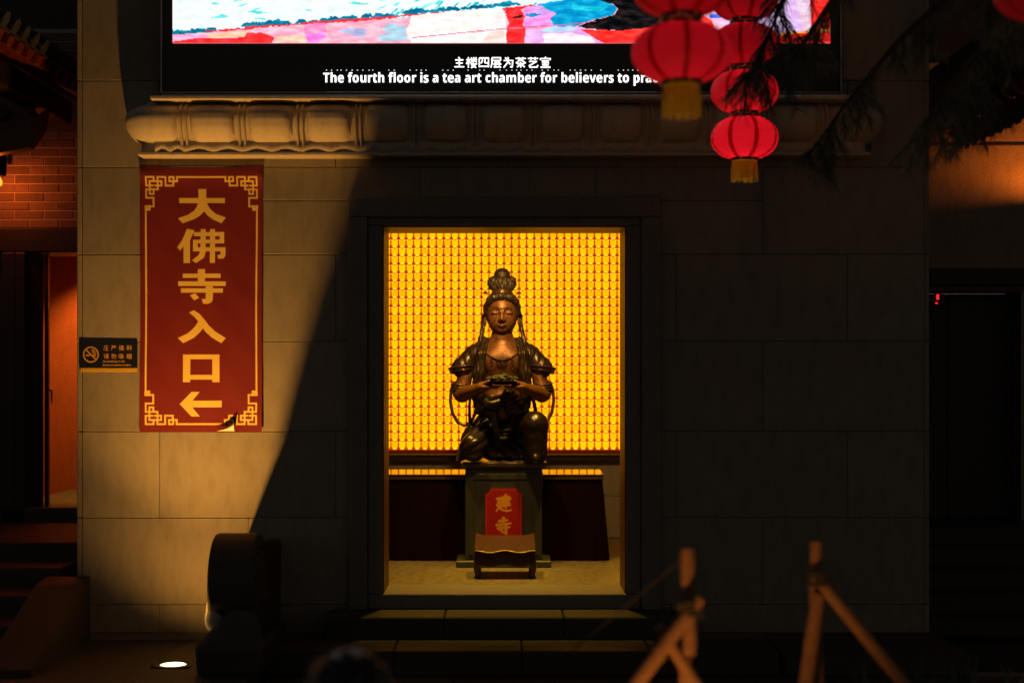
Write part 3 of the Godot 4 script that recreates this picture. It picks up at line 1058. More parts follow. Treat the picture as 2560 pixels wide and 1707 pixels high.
	part(rl, "bulb", lathe([Vector2(0.0, -0.045), Vector2(0.035, -0.025), Vector2(0.035, 0.005), Vector2(0.0, 0.035)], 12), glow("bracket_bulb", 1.0, 0.35, 0.05, 4.0))
	part(rl, "arm", tube([Vector3(0, -0.085, 0), Vector3(0, -0.13, -0.16), Vector3(0, -0.10, -0.43)], [0.012, 0.012, 0.02], 6), M.black_metal)
	lamp_omni("bracket_lamp_light", Vector3(4.52, 3.265, -2.18), Color(1.0, 0.21, 0.015), 0.62, 0.03)
	# small red sign in the right doorway
	var sg := thing("exit_lamp", "tiny glowing red sign hung in the dark right doorway", "sign", Vector3(3.56, 2.44, -2.50))
	part(sg, "box", box(Vector3.ZERO, Vector3(0.05, 0.11, 0.02), 0.003), M.black_metal)
	part(sg, "face", box(Vector3(-0.002, 0.018, 0.013), Vector3(0.022, 0.045, 0.004), 0.001), glow("red_sign", 1.0, 0.02, 0.02, 1.2))
	part(sg, "face", box(Vector3(-0.012, -0.032, 0.013), Vector3(0.02, 0.014, 0.004), 0.001), M.red_sign)

func lamp_omni(n: String, at: Vector3, col: Color, energy: float, size: float) -> OmniLight3D:
	var l := OmniLight3D.new()
	l.name = n
	l.position = at
	l.light_color = col.linear_to_srgb()
	l.light_energy = energy
	l.light_size = size
	l.omni_range = 12.0
	l.omni_attenuation = 2.0
	l.shadow_enabled = true
	add_child(l)
	return l

func lamp_spot(n: String, at: Vector3, towards: Vector3, col: Color, energy: float, angle: float, blend: float, size: float) -> SpotLight3D:
	var l := SpotLight3D.new()
	l.name = n
	add_child(l)
	l.look_at_from_position(at, towards, Vector3.UP if absf((towards - at).normalized().y) < 0.98 else Vector3.BACK)
	l.light_color = col.linear_to_srgb()
	l.light_energy = energy
	l.spot_angle = angle
	l.spot_angle_attenuation = blend
	l.light_size = size
	l.spot_range = 14.0
	l.spot_attenuation = 2.0
	l.shadow_enabled = true
	return l

# ---------------------------------------------------------------- the video wall over the cornice

func ragged(pts: Array, step: float, rough: float) -> PackedVector2Array:
	var out := PackedVector2Array()
	for i in pts.size():
		var a: Vector2 = pts[i]
		var b: Vector2 = pts[(i + 1) % pts.size()]
		var n := maxi(1, int(a.distance_to(b) / step))
		for k in n:
			out.append(a.lerp(b, float(k) / n) + Vector2(rng.randf_range(-rough, rough), rng.randf_range(-rough, rough)))
	return out

func build_video_wall() -> void:
	var v := thing("video_wall", "large bright LED video screen with white subtitles above the lotus cornice", "screen", Vector3(0, 3.655, 0))
	part(v, "cabinet", span(-2.225, 2.19, 0.01, 2.92, 0.0, 0.085, 0.006), M.screen_black)
	part(v, "trim", span(-2.225, 2.19, 0.0, 0.009, 0.0, 0.094, 0.002), M.steel)
	part(v, "side_trim", span(-2.237, -2.226, 0.0, 2.92, 0.0, 0.092, 0.002), M.steel)
	part(v, "side_trim", span(2.191, 2.202, 0.0, 2.92, 0.0, 0.092, 0.002), M.steel)
	# the moving picture, frozen: 4.28 m by 2.4 m, drawn at 2 mm to a pixel and a little less; its own 0-1 layout
	var W := 2048
	var H := 1148
	var k := 2048.0 / 1647.0
	var img := Image.create(W, H, false, Image.FORMAT_RGB8)
	img.fill(Color(0.94, 1.0, 0.99))
	var P := func(list: Array) -> Array:
		var o := []
		for i in range(0, list.size(), 2):
			o.append(Vector2(list[i] * k, H - (107.0 - list[i + 1]) * k))
		return o
	# painted sea or sky: flecks of turquoise over white, all the way up
	for i in 900:
		var p := Vector2(rng.randf_range(0, W), rng.randf_range(0, H - 40))
		if p.y > H - 90 - p.x * 0.06 + 40:
			continue
		var l := rng.randf_range(15, 90)
		var d := Vector2(l, l * rng.randf_range(-0.55, 0.1))
		var c := Color(0.55, 0.95, 0.93).lerp(Color(0.05, 0.80, 0.82), rng.randf() * (0.35 + 0.5 * p.x / W))
		fill_poly(img, ragged([p, p + d * 0.5 + Vector2(0, -rng.randf_range(2, 7)), p + d, p + d * 0.5 + Vector2(0, rng.randf_range(2, 7))], 12, 2), c)
	for i in 60:
		var p := Vector2(rng.randf_range(700, 1200), H - rng.randf_range(60, 130))
		stroke(img, [p, p + Vector2(-30, 26)], 5, 2, Color(0.0, 0.78, 0.80))
	# higher up, beyond the picture's lower edge: deep blue-green hills in the same brushwork
	for i in 46:
		var y := H - 330.0 - i * 18.0
		var pts2 := [Vector2(-10, y + 60)]
		for m in 15:
			pts2.append(Vector2(m * W / 14.0, y + rng.randf_range(-34, 34)))
		pts2.append(Vector2(W + 10, y + 60))
		fill_poly(img, ragged(pts2, 18, 5), Color(0.03, 0.20, 0.24).lerp(Color(0.10, 0.36, 0.38), rng.randf()))
	# the band of roofs or banners underneath
	fill_poly(img, ragged(P.call([0, 84, 60, 80, 250, 66, 520, 47, 860, 17, 980, 6, 1100, -6, 1660, -30, 1660, 120, 0, 120]), 20, 1.5), Color(1.0, 0.72, 0.80))
	for e in [[0, 81, 90, 75], [185, 62, 250, 57], [255, 58, 278, 55], [320, 53, 540, 36], [590, 31, 625, 26], [640, 27, 790, 14], [810, 12, 850, 8]]:
		var q: Array = P.call(e)
		for i in 9:
			var c: Vector2 = (q[0] as Vector2).lerp(q[1], i / 8.0)
			c += Vector2(rng.randf_range(-9, 9), 0)
			var hh := rng.randf_range(1, 9)
			fill_poly(img, ragged([c + Vector2(-22, 5), c + Vector2(-rng.randf_range(4, 14), -hh), c + Vector2(rng.randf_range(4, 14), -hh), c + Vector2(22, 5)], 5, 2.0), Color(0.0, 0.42, 0.58).lerp(Color(0.0, 0.55, 0.66), rng.randf()))
	for e in [[80, 76, 200, 68, 5], [180, 66, 320, 57, 5], [320, 56, 560, 38, 8], [560, 38, 720, 26, 4], [720, 26, 860, 17, 6], [860, 15, 980, 6, 9]]:
		var q: Array = P.call(e.slice(0, 4))
		fill_poly(img, ragged([q[0], q[1], (q[1] as Vector2) + Vector2(0, e[4]), (q[0] as Vector2) + Vector2(0, e[4])], 9, 2), Color(0.97, 0.20, 0.24))
	var spots := [
		[Color(1.0, 0.70, 0.86), [0, 88, 60, 84, 100, 86, 70, 98, 0, 101]],
		[Color(1.0, 0.80, 0.66), [80, 84, 190, 76, 180, 90, 100, 97]],
		[Color(0.98, 0.19, 0.20), [0, 104, 40, 97, 120, 95, 180, 93, 185, 82, 220, 81, 245, 88, 255, 94, 245, 112, 0, 112]],
		[Color(1.0, 0.83, 0.72), [262, 90, 330, 88, 335, 106, 255, 106]],
		[Color(0.98, 0.55, 0.92), [332, 84, 378, 80, 385, 92, 360, 106, 340, 106]],
		[Color(1.0, 0.58, 0.78), [330, 60, 380, 56, 385, 80, 330, 84]],
		[Color(0.72, 0.76, 0.91), [412, 76, 440, 70, 486, 71, 482, 92, 455, 88]],
		[Color(0.70, 0.85, 0.92), [525, 70, 545, 55, 590, 68, 580, 80, 590, 100, 520, 102, 515, 88, 540, 82]],
		[Color(1.0, 0.97, 0.95), [600, 36, 700, 28, 825, 17, 835, 40, 836, 110, 600, 112, 585, 80]],
		[Color(0.98, 0.86, 0.82), [795, 78, 832, 74, 832, 108, 770, 108]],
		[Color(0.96, 0.62, 0.92), [880, 18, 915, 12, 960, 16, 985, 28, 960, 36, 985, 44, 965, 64, 880, 70]],
		[Color(0.80, 0.66, 0.95), [905, 22, 940, 20, 955, 32, 915, 34]],
		[Color(0.0, 0.63, 0.84), [915, 10, 945, 3, 1000, -4, 1062, -5, 1108, 14, 1114, 20, 1104, 36, 1060, 46, 1012, 64, 1000, 70, 955, 63, 945, 46, 962, 34]],
		[Color(0.1, 0.78, 0.88), [1000, 12, 1090, 16, 1070, 30, 1000, 24]],
		[Color(0.0, 0.48, 0.75), [880, 36, 900, 32, 925, 34, 900, 42]],
		[Color(0.06, 0.06, 0.07), [1050, -10, 1350, -14, 1350, 30, 1240, 62, 1170, 74, 1120, 76, 1030, 70, 1012, 66, 1060, 48, 1106, 37, 1117, 20, 1105, 10, 1075, 2]],
		[Color(0.98, 0.20, 0.21), [832, 26, 850, 18, 872, 22, 882, 40, 876, 62, 886, 72, 880, 108, 838, 109, 836, 80, 842, 58]],
		[Color(0.1, 0.05, 0.06), [850, 42, 876, 37, 876, 41, 852, 46]],
		[Color(0.93, 0.70, 0.95), [884, 76, 1020, 66, 1050, 76, 1080, 100, 1080, 110, 884, 110]],
		[Color(0.74, 0.84, 0.97), [924, 70, 1000, 64, 1010, 78, 930, 82]],
		[Color(0.97, 0.93, 1.0), [926, 84, 1000, 80, 1050, 94, 1060, 108, 930, 108]],
		[Color(0.99, 0.20, 0.18), [1020, 72, 1120, 76, 1240, 63, 1330, 38, 1350, 50, 1370, 120, 1090, 112, 1052, 92]],
		[Color(0.2, 0.4, 0.9), [1345, 34, 1375, 36, 1372, 44, 1345, 46]],
		[Color(0.90, 0.76, 0.96), [1350, 46, 1400, 50, 1430, 52, 1430, 30, 1500, -10, 1600, -14, 1606, 60, 1590, 86, 1500, 88, 1420, 80]],
		[Color(0.93, 0.80, 0.88), [1560, -8, 1600, 10, 1604, 70, 1580, 76]],
		[Color(0.99, 0.17, 0.14), [1596, -20, 1660, -20, 1660, 120, 1440, 120, 1450, 92, 1600, 80]],
		[Color(1.0, 0.72, 0.30), [1500, 84, 1650, 70, 1650, 77, 1500, 90]],
		[Color(0.88, 0.10, 0.12), [1500, 96, 1650, 86, 1650, 103, 1500, 104]],
		[Color(1.0, 0.7, 0.9), [1614, 52, 1624, 53, 1622, 57, 1613, 56]],
	]
	for s in spots:
		fill_poly(img, ragged(P.call(s[1]), 14, 1.6), s[0])
	var lines: Array = P.call([600, 94, 820, 72, 980, 62, 1060, 52])
	stroke(img, lines, 2.5, 3, Color(0.90, 0.45, 0.62))
	# soften the edges as a camera's picture would, then add brush and compression grain
	img.resize(W / 3, H / 3, Image.INTERPOLATE_BILINEAR)
	img.resize(W, H, Image.INTERPOLATE_CUBIC)
	var fine := FastNoiseLite.new()
	fine.seed = 5
	fine.frequency = 0.02
	fine.fractal_octaves = 4
	for y in range(H - 170, H):
		for x in W:
			var c := img.get_pixel(x, y)
			var n := fine.get_noise_2d(x * 0.8, y * 2.2) * 0.22
			img.set_pixel(x, y, Color(clampf(c.r + n * (1.15 - c.r), 0, 1), clampf(c.g + n * (1.05 - absf(c.g - 0.5)), 0, 1), clampf(c.b + n * (1.0 - absf(c.b - 0.5)), 0, 1)))
	var shown := StandardMaterial3D.new()
	shown.resource_name = "led_picture"
	shown.albedo_color = Color(0.02, 0.02, 0.02)
	shown.roughness = 0.4
	shown.emission_enabled = true
	shown.emission = Color.BLACK
	shown.emission_texture = texture(img)
	shown.emission_energy_multiplier = 1.1
	part(v, "screen", slab(PackedVector2Array([Vector2(-2.157, 0.324), Vector2(2.123, 0.324), Vector2(2.123, 2.724), Vector2(-2.157, 2.724)]), 0.087, 0.095), shown)
	# subtitles in lit pixels
	var white := glow("led_white", 1.0, 1.0, 1.0, 1.6)
	var line := "The fourth floor is a tea art chamber for believers to prac"
	var tm := text_mesh(line, 0.0861, true)
	var upto := text_mesh("The fourth floor is a tea art chamber for believers to", 0.0861, true)
	var ratio := 1.99 / upto.get_aabb().size.x
	var o := part(v, "subtitle", tm, white, Vector3(-1.177 - tm.get_aabb().position.x * ratio, 0.048, 0.089))
	o.scale = Vector3(ratio, 1.0, 1.0)
	var ch := Image.create(8 * 96, 96, false, Image.FORMAT_RGB8)
	ch.fill(Color.BLACK)
	var keys := ["zhu", "lou", "si_four", "ceng", "wei", "cha", "yi", "shi"]
	for i in 8:
		write_glyph(ch, keys[i], Vector2(i * 96 + 3, 4), Vector2(90, 88), 10.5, Color.WHITE)
	var cm := StandardMaterial3D.new()
	cm.resource_name = "led_characters"
	cm.albedo_color = Color(0.02, 0.02, 0.02)
	cm.emission_enabled = true
	cm.emission = Color.BLACK
	cm.emission_texture = texture(ch)
	cm.emission_energy_multiplier = 1.6
	part(v, "subtitle_characters", slab(PackedVector2Array([Vector2(-0.331, 0.160), Vector2(0.309, 0.160), Vector2(0.309, 0.240), Vector2(-0.331, 0.240)]), 0.0865, 0.089), cm)
	# stray lit pixels over the letters
	var dots := begin()
	for i in 66:
		if rng.randf() < 0.72:
			add_box(dots, Vector3(-1.16 + i * 0.0345 + rng.randf_range(-0.006, 0.006), 0.1495, 0.0875), Vector3(0.006, 0.003, 0.003))
	part(v, "lit_pixels", done(dots), white).set_meta("kind", "stuff")
	area("video_wall_light", Vector3(0, 5.18, 0.12), Vector3(0, 5.18, 3), Vector2(4.2, 2.3), Color(0.75, 0.95, 1.0), 0.02)

func area(n: String, at: Vector3, towards: Vector3, size: Vector2, col: Color, energy: float) -> void:
	var l := AreaLight3D.new()
	l.name = n
	add_child(l)
	l.look_at_from_position(at, towards, Vector3.UP)
	l.area_size = size
	l.light_color = col.linear_to_srgb()
	l.light_energy = energy
	l.area_range = 12.0
	l.shadow_enabled = true

func text_mesh(s: String, em: float, bold := false, deep := 0.002) -> TextMesh:
	var f := SystemFont.new()
	f.font_names = PackedStringArray(["Droid Sans"])
	f.font_weight = 700 if bold else 400
	var t := TextMesh.new()
	t.text = s
	t.font = f
	t.font_size = 64
	t.pixel_size = em / 64.0
	t.depth = deep
	t.curve_step = 1.5
	t.horizontal_alignment = HORIZONTAL_ALIGNMENT_LEFT
	t.vertical_alignment = VERTICAL_ALIGNMENT_BOTTOM
	return t

# ---------------------------------------------------------------- the wall of little lamps behind the statue

func build_lamp_wall() -> void:
	var w := thing("lamp_wall", "wall of small glowing yellow votive lamps in rows behind the statue", "lamp wall", Vector3(0, 1.163, -3.36))
	var cols := 34
	var rows := 28
	var dx := 0.0661
	var dy := 0.0736
	var x0 := -cols * dx / 2
	for i in 3:
		glow("cell_lamp_%d" % i, 1.0, [0.355, 0.335, 0.375][i], 0.0, [1.60, 1.50, 1.70][i], 0.16)
	glow("cell_bright", 1.0, 0.50, 0.03, 1.8, 0.16)
	part(w, "back_panel", span(x0 - 0.02, -x0 + 0.02, 0.0, rows * dy, -0.01, 0.004), M.cell_back)
	# one cell: orange cheeks, a bust-shaped lamp, its bright foot and two bright upper corners
	var variants := []
	for m in 3:
		var mesh := ArrayMesh.new()
		var lampst := begin()
		var ring := []
		for k in 20:
			var a := TAU * k / 20
			var ca := cos(a)
			var sa := sin(a)
			var x := 0.0297 * signf(ca) * pow(absf(ca), 0.55) * (1.0 if sa > -0.3 else 1.0 - 0.30 * (-sa - 0.3))
			ring.append(Vector3(x, 0.0418 + 0.0283 * signf(sa) * pow(absf(sa), 0.62), 0))
		lampst.set_smooth_group(1)
		var mid := Vector3(0, 0.0415, 0.020)
		for k in 20:
			var a: Vector3 = ring[k]
			var b: Vector3 = ring[(k + 1) % 20]
			var ai := a.lerp(Vector3(0, 0.0415, 0), 0.35) + Vector3(0, 0, 0.018)
			var bi := b.lerp(Vector3(0, 0.0415, 0), 0.35) + Vector3(0, 0, 0.018)
			a.z = 0.006
			b.z = 0.006
			quad(lampst, a, b, bi, ai, Vector3(a.x, a.y - 0.0415, 0.02))
			tri(lampst, ai, bi, mid, Vector3.BACK)
		lampst.generate_normals()
		lampst.commit(mesh)
		var foot := begin()
		add_box(foot, Vector3(0, 0.0095, 0.012), Vector3(0.030, 0.0095, 0.012), 0.002)
		for s: float in [-1.0, 1.0]:
			add_box(foot, Vector3(s * 0.0215, 0.0695, 0.010), Vector3(0.017, 0.0065, 0.010), 0.002)
		foot.generate_normals()
		foot.commit(mesh)
		var cheek := begin()
		for s: float in [-1.0, 1.0]:
			add_box(cheek, Vector3(s * 0.0285, 0.044, 0.0065), Vector3(0.0055, 0.050, 0.004))
		cheek.generate_normals()
		cheek.commit(mesh)
		mesh.surface_set_material(0, M["cell_lamp_%d" % m])
		mesh.surface_set_material(1, M.cell_bright)
		mesh.surface_set_material(2, M.cell_side)
		variants.append(mesh)
	var rest := [[], [], []]
	var made := 0
	for r in range(rows - 1, -1, -1):
		for c in cols:
			var m := rng.randi_range(0, 2)
			var at := Vector3(x0 + (c + 0.5) * dx, r * dy, 0.004)
			if made < 300 and c > 0 and c < cols - 1 and r < rows - 1:
				part(w, "votive_lamp", variants[m], null, at)
				made += 1
			else:
				rest[m].append(at)
	for m in 3:
		var mm := MultiMesh.new()
		mm.transform_format = MultiMesh.TRANSFORM_3D
		mm.mesh = variants[m]
		mm.instance_count = rest[m].size()
		for i in rest[m].size():
			mm.set_instance_transform(i, Transform3D(Basis.IDENTITY, rest[m][i]))
		var o := MultiMeshInstance3D.new()
		o.name = "votive_lamps"
		o.multimesh = mm
		o.set_meta("kind", "stuff")
		w.add_child(o, true)
	# thin shelves and dividers
	var rail := span(x0, -x0, -0.0012, 0.0012, 0.004, 0.020)
	for r in rows + 1:
		part(w, "shelf", rail, M.cell_rail, Vector3(0, r * dy, 0))
	var post := span(-0.0011, 0.0011, 0.0, rows * dy, 0.004, 0.017)
	for c in cols + 1:
		part(w, "divider", post, M.cell_rail, Vector3(x0 + c * dx, 0, 0))
	part(w, "lower_rail", span(x0 - 0.02, -x0 + 0.02, -0.030, -0.002, -0.01, 0.04, 0.004), M.panel_red)
	part(w, "gilt_moulding", span(x0 - 0.02, -x0 + 0.02, -0.056, -0.031, -0.01, 0.065, 0.008), M.gilt)
	var bead := begin()
	for i in 110:
		add_ball(bead, Vector3(x0 + 0.01 + i * 0.0204, -0.044, 0.066), Vector3.ONE * 0.007, 6, 4)
	part(w, "bead_row", done(bead), M.gilt).set_meta("kind", "stuff")
	part(w, "ledge", span(x0 - 0.02, -x0 + 0.02, -0.100, -0.058, -0.01, 0.05, 0.004), M.dark_wood)
	area("lamp_wall_light", Vector3(0, 2.15, -3.30), Vector3(0, 2.15, 0), Vector2(2.2, 1.95), Color(1.0, 0.52, 0.02), 0.02)

# ---------------------------------------------------------------- altar, tables, stool

func build_shrine() -> void:
	var a := thing("altar_pedestal", "square dark green stone pedestal with a red plaque under the statue", "pedestal", Vector3(-0.003, 0.385, -1.68))
	part(a, "base", span(-0.355, 0.355, 0.001, 0.050, -0.34, 0.34, 0.006), M.altar_stone)
	part(a, "shaft", span(-0.288, 0.288, 0.050, 0.735, -0.28, 0.28, 0.008), M.altar_stone)
	part(a, "top", span(-0.322, 0.322, 0.748, 0.784, -0.32, 0.30, 0.008), M.altar_top)
	part(a, "neck", span(-0.300, 0.300, 0.735, 0.748, -0.295, 0.285, 0.003), M.altar_top)
	for s: float in [-1.0, 1.0]:
		part(a, "panel_frame", span(s * 0.225, s * 0.262, 0.09, 0.70, 0.28, 0.286, 0.002), M.altar_stone)
	part(a, "panel_frame", span(-0.262, 0.262, 0.655, 0.695, 0.2805, 0.2865, 0.002), M.altar_stone)
	# plaque with gold characters and a thin gold line, corners scooped out
	var out := PackedVector2Array()
	var pw := 0.139
	var y1 := 0.588
	var y0 := 0.12
	var rr := 0.040
	for cn in [[pw, y1, PI, PI * 1.5], [pw, y0, PI * 0.5, PI], [-pw, y0, 0.0, PI * 0.5], [-pw, y1, -PI * 0.5, 0.0]]:
		var seq := []
		for k in 6:
			var ang := lerpf(cn[2], cn[3], k / 5.0)
			seq.append(Vector2(cn[0] + cos(ang) * rr, cn[1] + sin(ang) * rr))
		for q: Vector2 in seq:
			out.append(q)
	var im := Image.create(384, 646, false, Image.FORMAT_RGB8)
	var red := Color(0.60, 0.04, 0.035)
	var gold := Color(0.80, 0.56, 0.12)
	im.fill(red)
	var sc := 384.0 / (2.0 * pw)
	var pts := []
	for p in out:
		var q := Vector2((p.x + pw) * sc, (y1 - p.y) * sc)
		pts.append(Vector2(lerpf(192, q.x, 0.93), lerpf(323, q.y, 0.955)))
	pts.append(pts[0])
	for i in pts.size() - 1:
		stroke(im, [pts[i], pts[i + 1]], 5, 5, Color(0.75, 0.28, 0.10))
	write_glyph(im, "jian", Vector2(112, 66), Vector2(162, 182), 23, gold, true)
	write_glyph(im, "si", Vector2(116, 304), Vector2(152, 172), 27, gold, true)
	var pm := StandardMaterial3D.new()
	pm.resource_name = "plaque_print"
	pm.albedo_texture = texture(im)
	pm.roughness = 0.5
	part(a, "plaque", slab(out, 0.287, 0.294), pm)
	# cloth covered tables behind it on both sides
	for s: float in [-1.0, 1.0]:
		var lab := "long side table in dark red cloth left of the pedestal" if s < 0 else "side table in dark red cloth right of the pedestal with its end showing"
		var xi: float = s * 0.300
		var xo: float = -1.10 if s < 0 else 0.772
		var xc := (xi + xo) / 2
		var hw := absf(xo - xi) / 2
		var t := thing("cloth_table", lab, "table", Vector3(xc, 0.385, -2.04))
		part(t, "glass_top", box(Vector3(0, 0.668, 0.05), Vector3(hw * 2, 0.008, 0.44), 0.003, Basis(Vector3.RIGHT, 0.026)), M.table_glass)
		part(t, "top_edge", span(-hw + 0.004, hw - 0.004, 0.626, 0.656, -0.262, 0.264, 0.003), M.table_edge)
		var st := begin()
		var per := []
		for k in 121:
			var u := k / 120.0 * (2.0 * hw + 1.0)
			var p: Vector2
			var outn: Vector2
			if u < 0.5:
				p = Vector2(-hw + 0.008, -0.25 + u)
				outn = Vector2(-1, 0)
			elif u < 0.5 + 2.0 * hw:
				p = Vector2(-hw + 0.008 + (u - 0.5) * (2.0 * hw - 0.016) / (2.0 * hw), 0.25)
				outn = Vector2(0, 1)
			else:
				p = Vector2(hw - 0.008, 0.25 - (u - 0.5 - 2.0 * hw))
				outn = Vector2(1, 0)
			per.append([p, outn, u])
		var g := []
		for j in 7:
			var v := j / 6.0
			var row := []
			for e in per:
				var p: Vector2 = e[0]
				var nrm: Vector2 = e[1]
				var fold := (sin(e[2] * 58.0) * 0.6 + sin(e[2] * 91.0 + 1.3) * 0.4) * 0.013 * v + 0.050 * v
				row.append(Vector3(p.x + nrm.x * fold, lerpf(0.625, 0.004, v), p.y + nrm.y * fold))
			g.append(row)
		add_sheet(st, g, Vector3(0, 0, 1))
		part(t, "cloth", done(st), M.cloth_dark)
		for lx: float in [-1.0, 1.0]:
			for lz: float in [-1.0, 1.0]:
				part(t, "leg", box(Vector3(lx * (hw - 0.06), 0.317, lz * 0.2), Vector3(0.05, 0.634, 0.05)), M.dark_wood)
	# kneeling stool with a wavy front rail and a sloping padded seat
	var s := thing("kneeling_stool", "low dark wooden kneeling stool with a brown padded seat before the pedestal", "stool", Vector3(0.007, 0.385, -0.93))
	var seat := begin()
	var g := []
	for j in 13:
		var v := j / 12.0
		var row := []
		for i in 21:
			var u := i / 20.0 * 2.0 - 1.0
			var edge := 1.0 - pow(absf(u), 8.0)
			row.append(Vector3(u * 0.213, 0.196 + 0.070 * (1.0 - v) + 0.008 * edge * sin(PI * v) + (0.020 * pow(absf(u), 6.0)) * (1.0 - v * 0.5) + 0.008 * cos(u * PI * 2.0) * v * v, -0.19 + 0.40 * v))
		g.append(row)
	add_sheet(seat, g, Vector3.UP)
	part(s, "seat_pad", done(seat), M.leather)
	var rail := PackedVector2Array()
	for i in 25:
		var u := i / 24.0 * 2.0 - 1.0
		rail.append(Vector2(u * 0.211, 0.190 + 0.008 * cos(u * PI * 2.0)))
	for i in range(24, -1, -1):
		var u := i / 24.0 * 2.0 - 1.0
		rail.append(Vector2(u * 0.205, 0.095 + 0.008 * cos(u * PI * 2.0)))
	part(s, "front_rail", slab(rail, 0.175, 0.207), M.lacquer)
	var cord := []
	for i in 25:
		var u := i / 24.0 * 2.0 - 1.0
		cord.append(Vector3(u * 0.212, 0.193 + 0.008 * cos(u * PI * 2.0), 0.209))
	part(s, "gold_cord", tube(cord, [0.0045], 6), M.gold_thread)
	for sx: float in [-1.0, 1.0]:
		part(s, "side_rail", box(Vector3(sx * 0.200, 0.155, 0.0), Vector3(0.024, 0.13, 0.34), 0.005), M.lacquer)
		for lz: float in [-0.165, 0.178]:
			part(s, "leg", tube([Vector3(sx * 0.190, 0.16, lz), Vector3(sx * 0.198, 0.07, lz), Vector3(sx * 0.192, 0.025, lz), Vector3(sx * 0.196, 0.0, lz)], [0.030, 0.026, 0.020, 0.024], 8), M.lacquer)
	part(s, "back_rail", box(Vector3(0, 0.185, -0.17), Vector3(0.38, 0.12, 0.024), 0.005), M.lacquer)
	# ceiling spotlight over the doorway, out of sight from outside
	var sp := thing("shrine_spotlight", "small ceiling spotlight over the statue inside the shrine doorway", "spotlight", Vector3(0.0, 2.92, -0.64))
	var aim := (Vector3(0.0, 1.9, -1.62) - Vector3(0.0, 2.92, -0.64)).normalized()
	part(sp, "housing", tube([-aim * 0.09, aim * 0.01], [0.035, 0.045], 14), M.black_metal)
	part(sp, "lens", tube([aim * 0.011, aim * 0.016], [0.038, 0.038], 14), glow("spot_lens", 1.0, 0.66, 0.28, 6.0))
	part(sp, "stem", tube([-aim * 0.05, Vector3(0, 0.43, 0)], [0.01, 0.01], 6), M.black_metal)
	lamp_spot("shrine_spot_light", Vector3(0.0, 2.92, -0.64) + aim * 0.03, Vector3(0.0, 1.9, -1.62), Color(1.0, 0.56, 0.17), 2.3, 40.0, 0.8, 0.035)
	# two downlights in the ceiling just inside the door
	for dx: float in [-0.5, 0.5]:
		var dl := thing("ceiling_downlight", "round ceiling downlight inside the shrine door on the %s" % ("left" if dx < 0 else "right"), "lamp", Vector3(dx, 3.335, -0.92))
		part(dl, "rim", lathe([Vector2(0.050, -0.004), Vector2(0.075, -0.004), Vector2(0.078, 0.012), Vector2(0.050, 0.012)], 20), M.steel)
		part(dl, "lens", lathe([Vector2(0.0, -0.001), Vector2(0.051, -0.001), Vector2(0.051, 0.008), Vector2(0.0, 0.008)], 20), M.spot_lens)
		lamp_spot("downlight_beam", Vector3(dx, 3.32, -0.92), Vector3(dx * 0.95, 0.4, -0.86), Color(1.0, 0.56, 0.07), 6.5, 28.0, 0.9, 0.05)

# ---------------------------------------------------------------- the kneeling statue

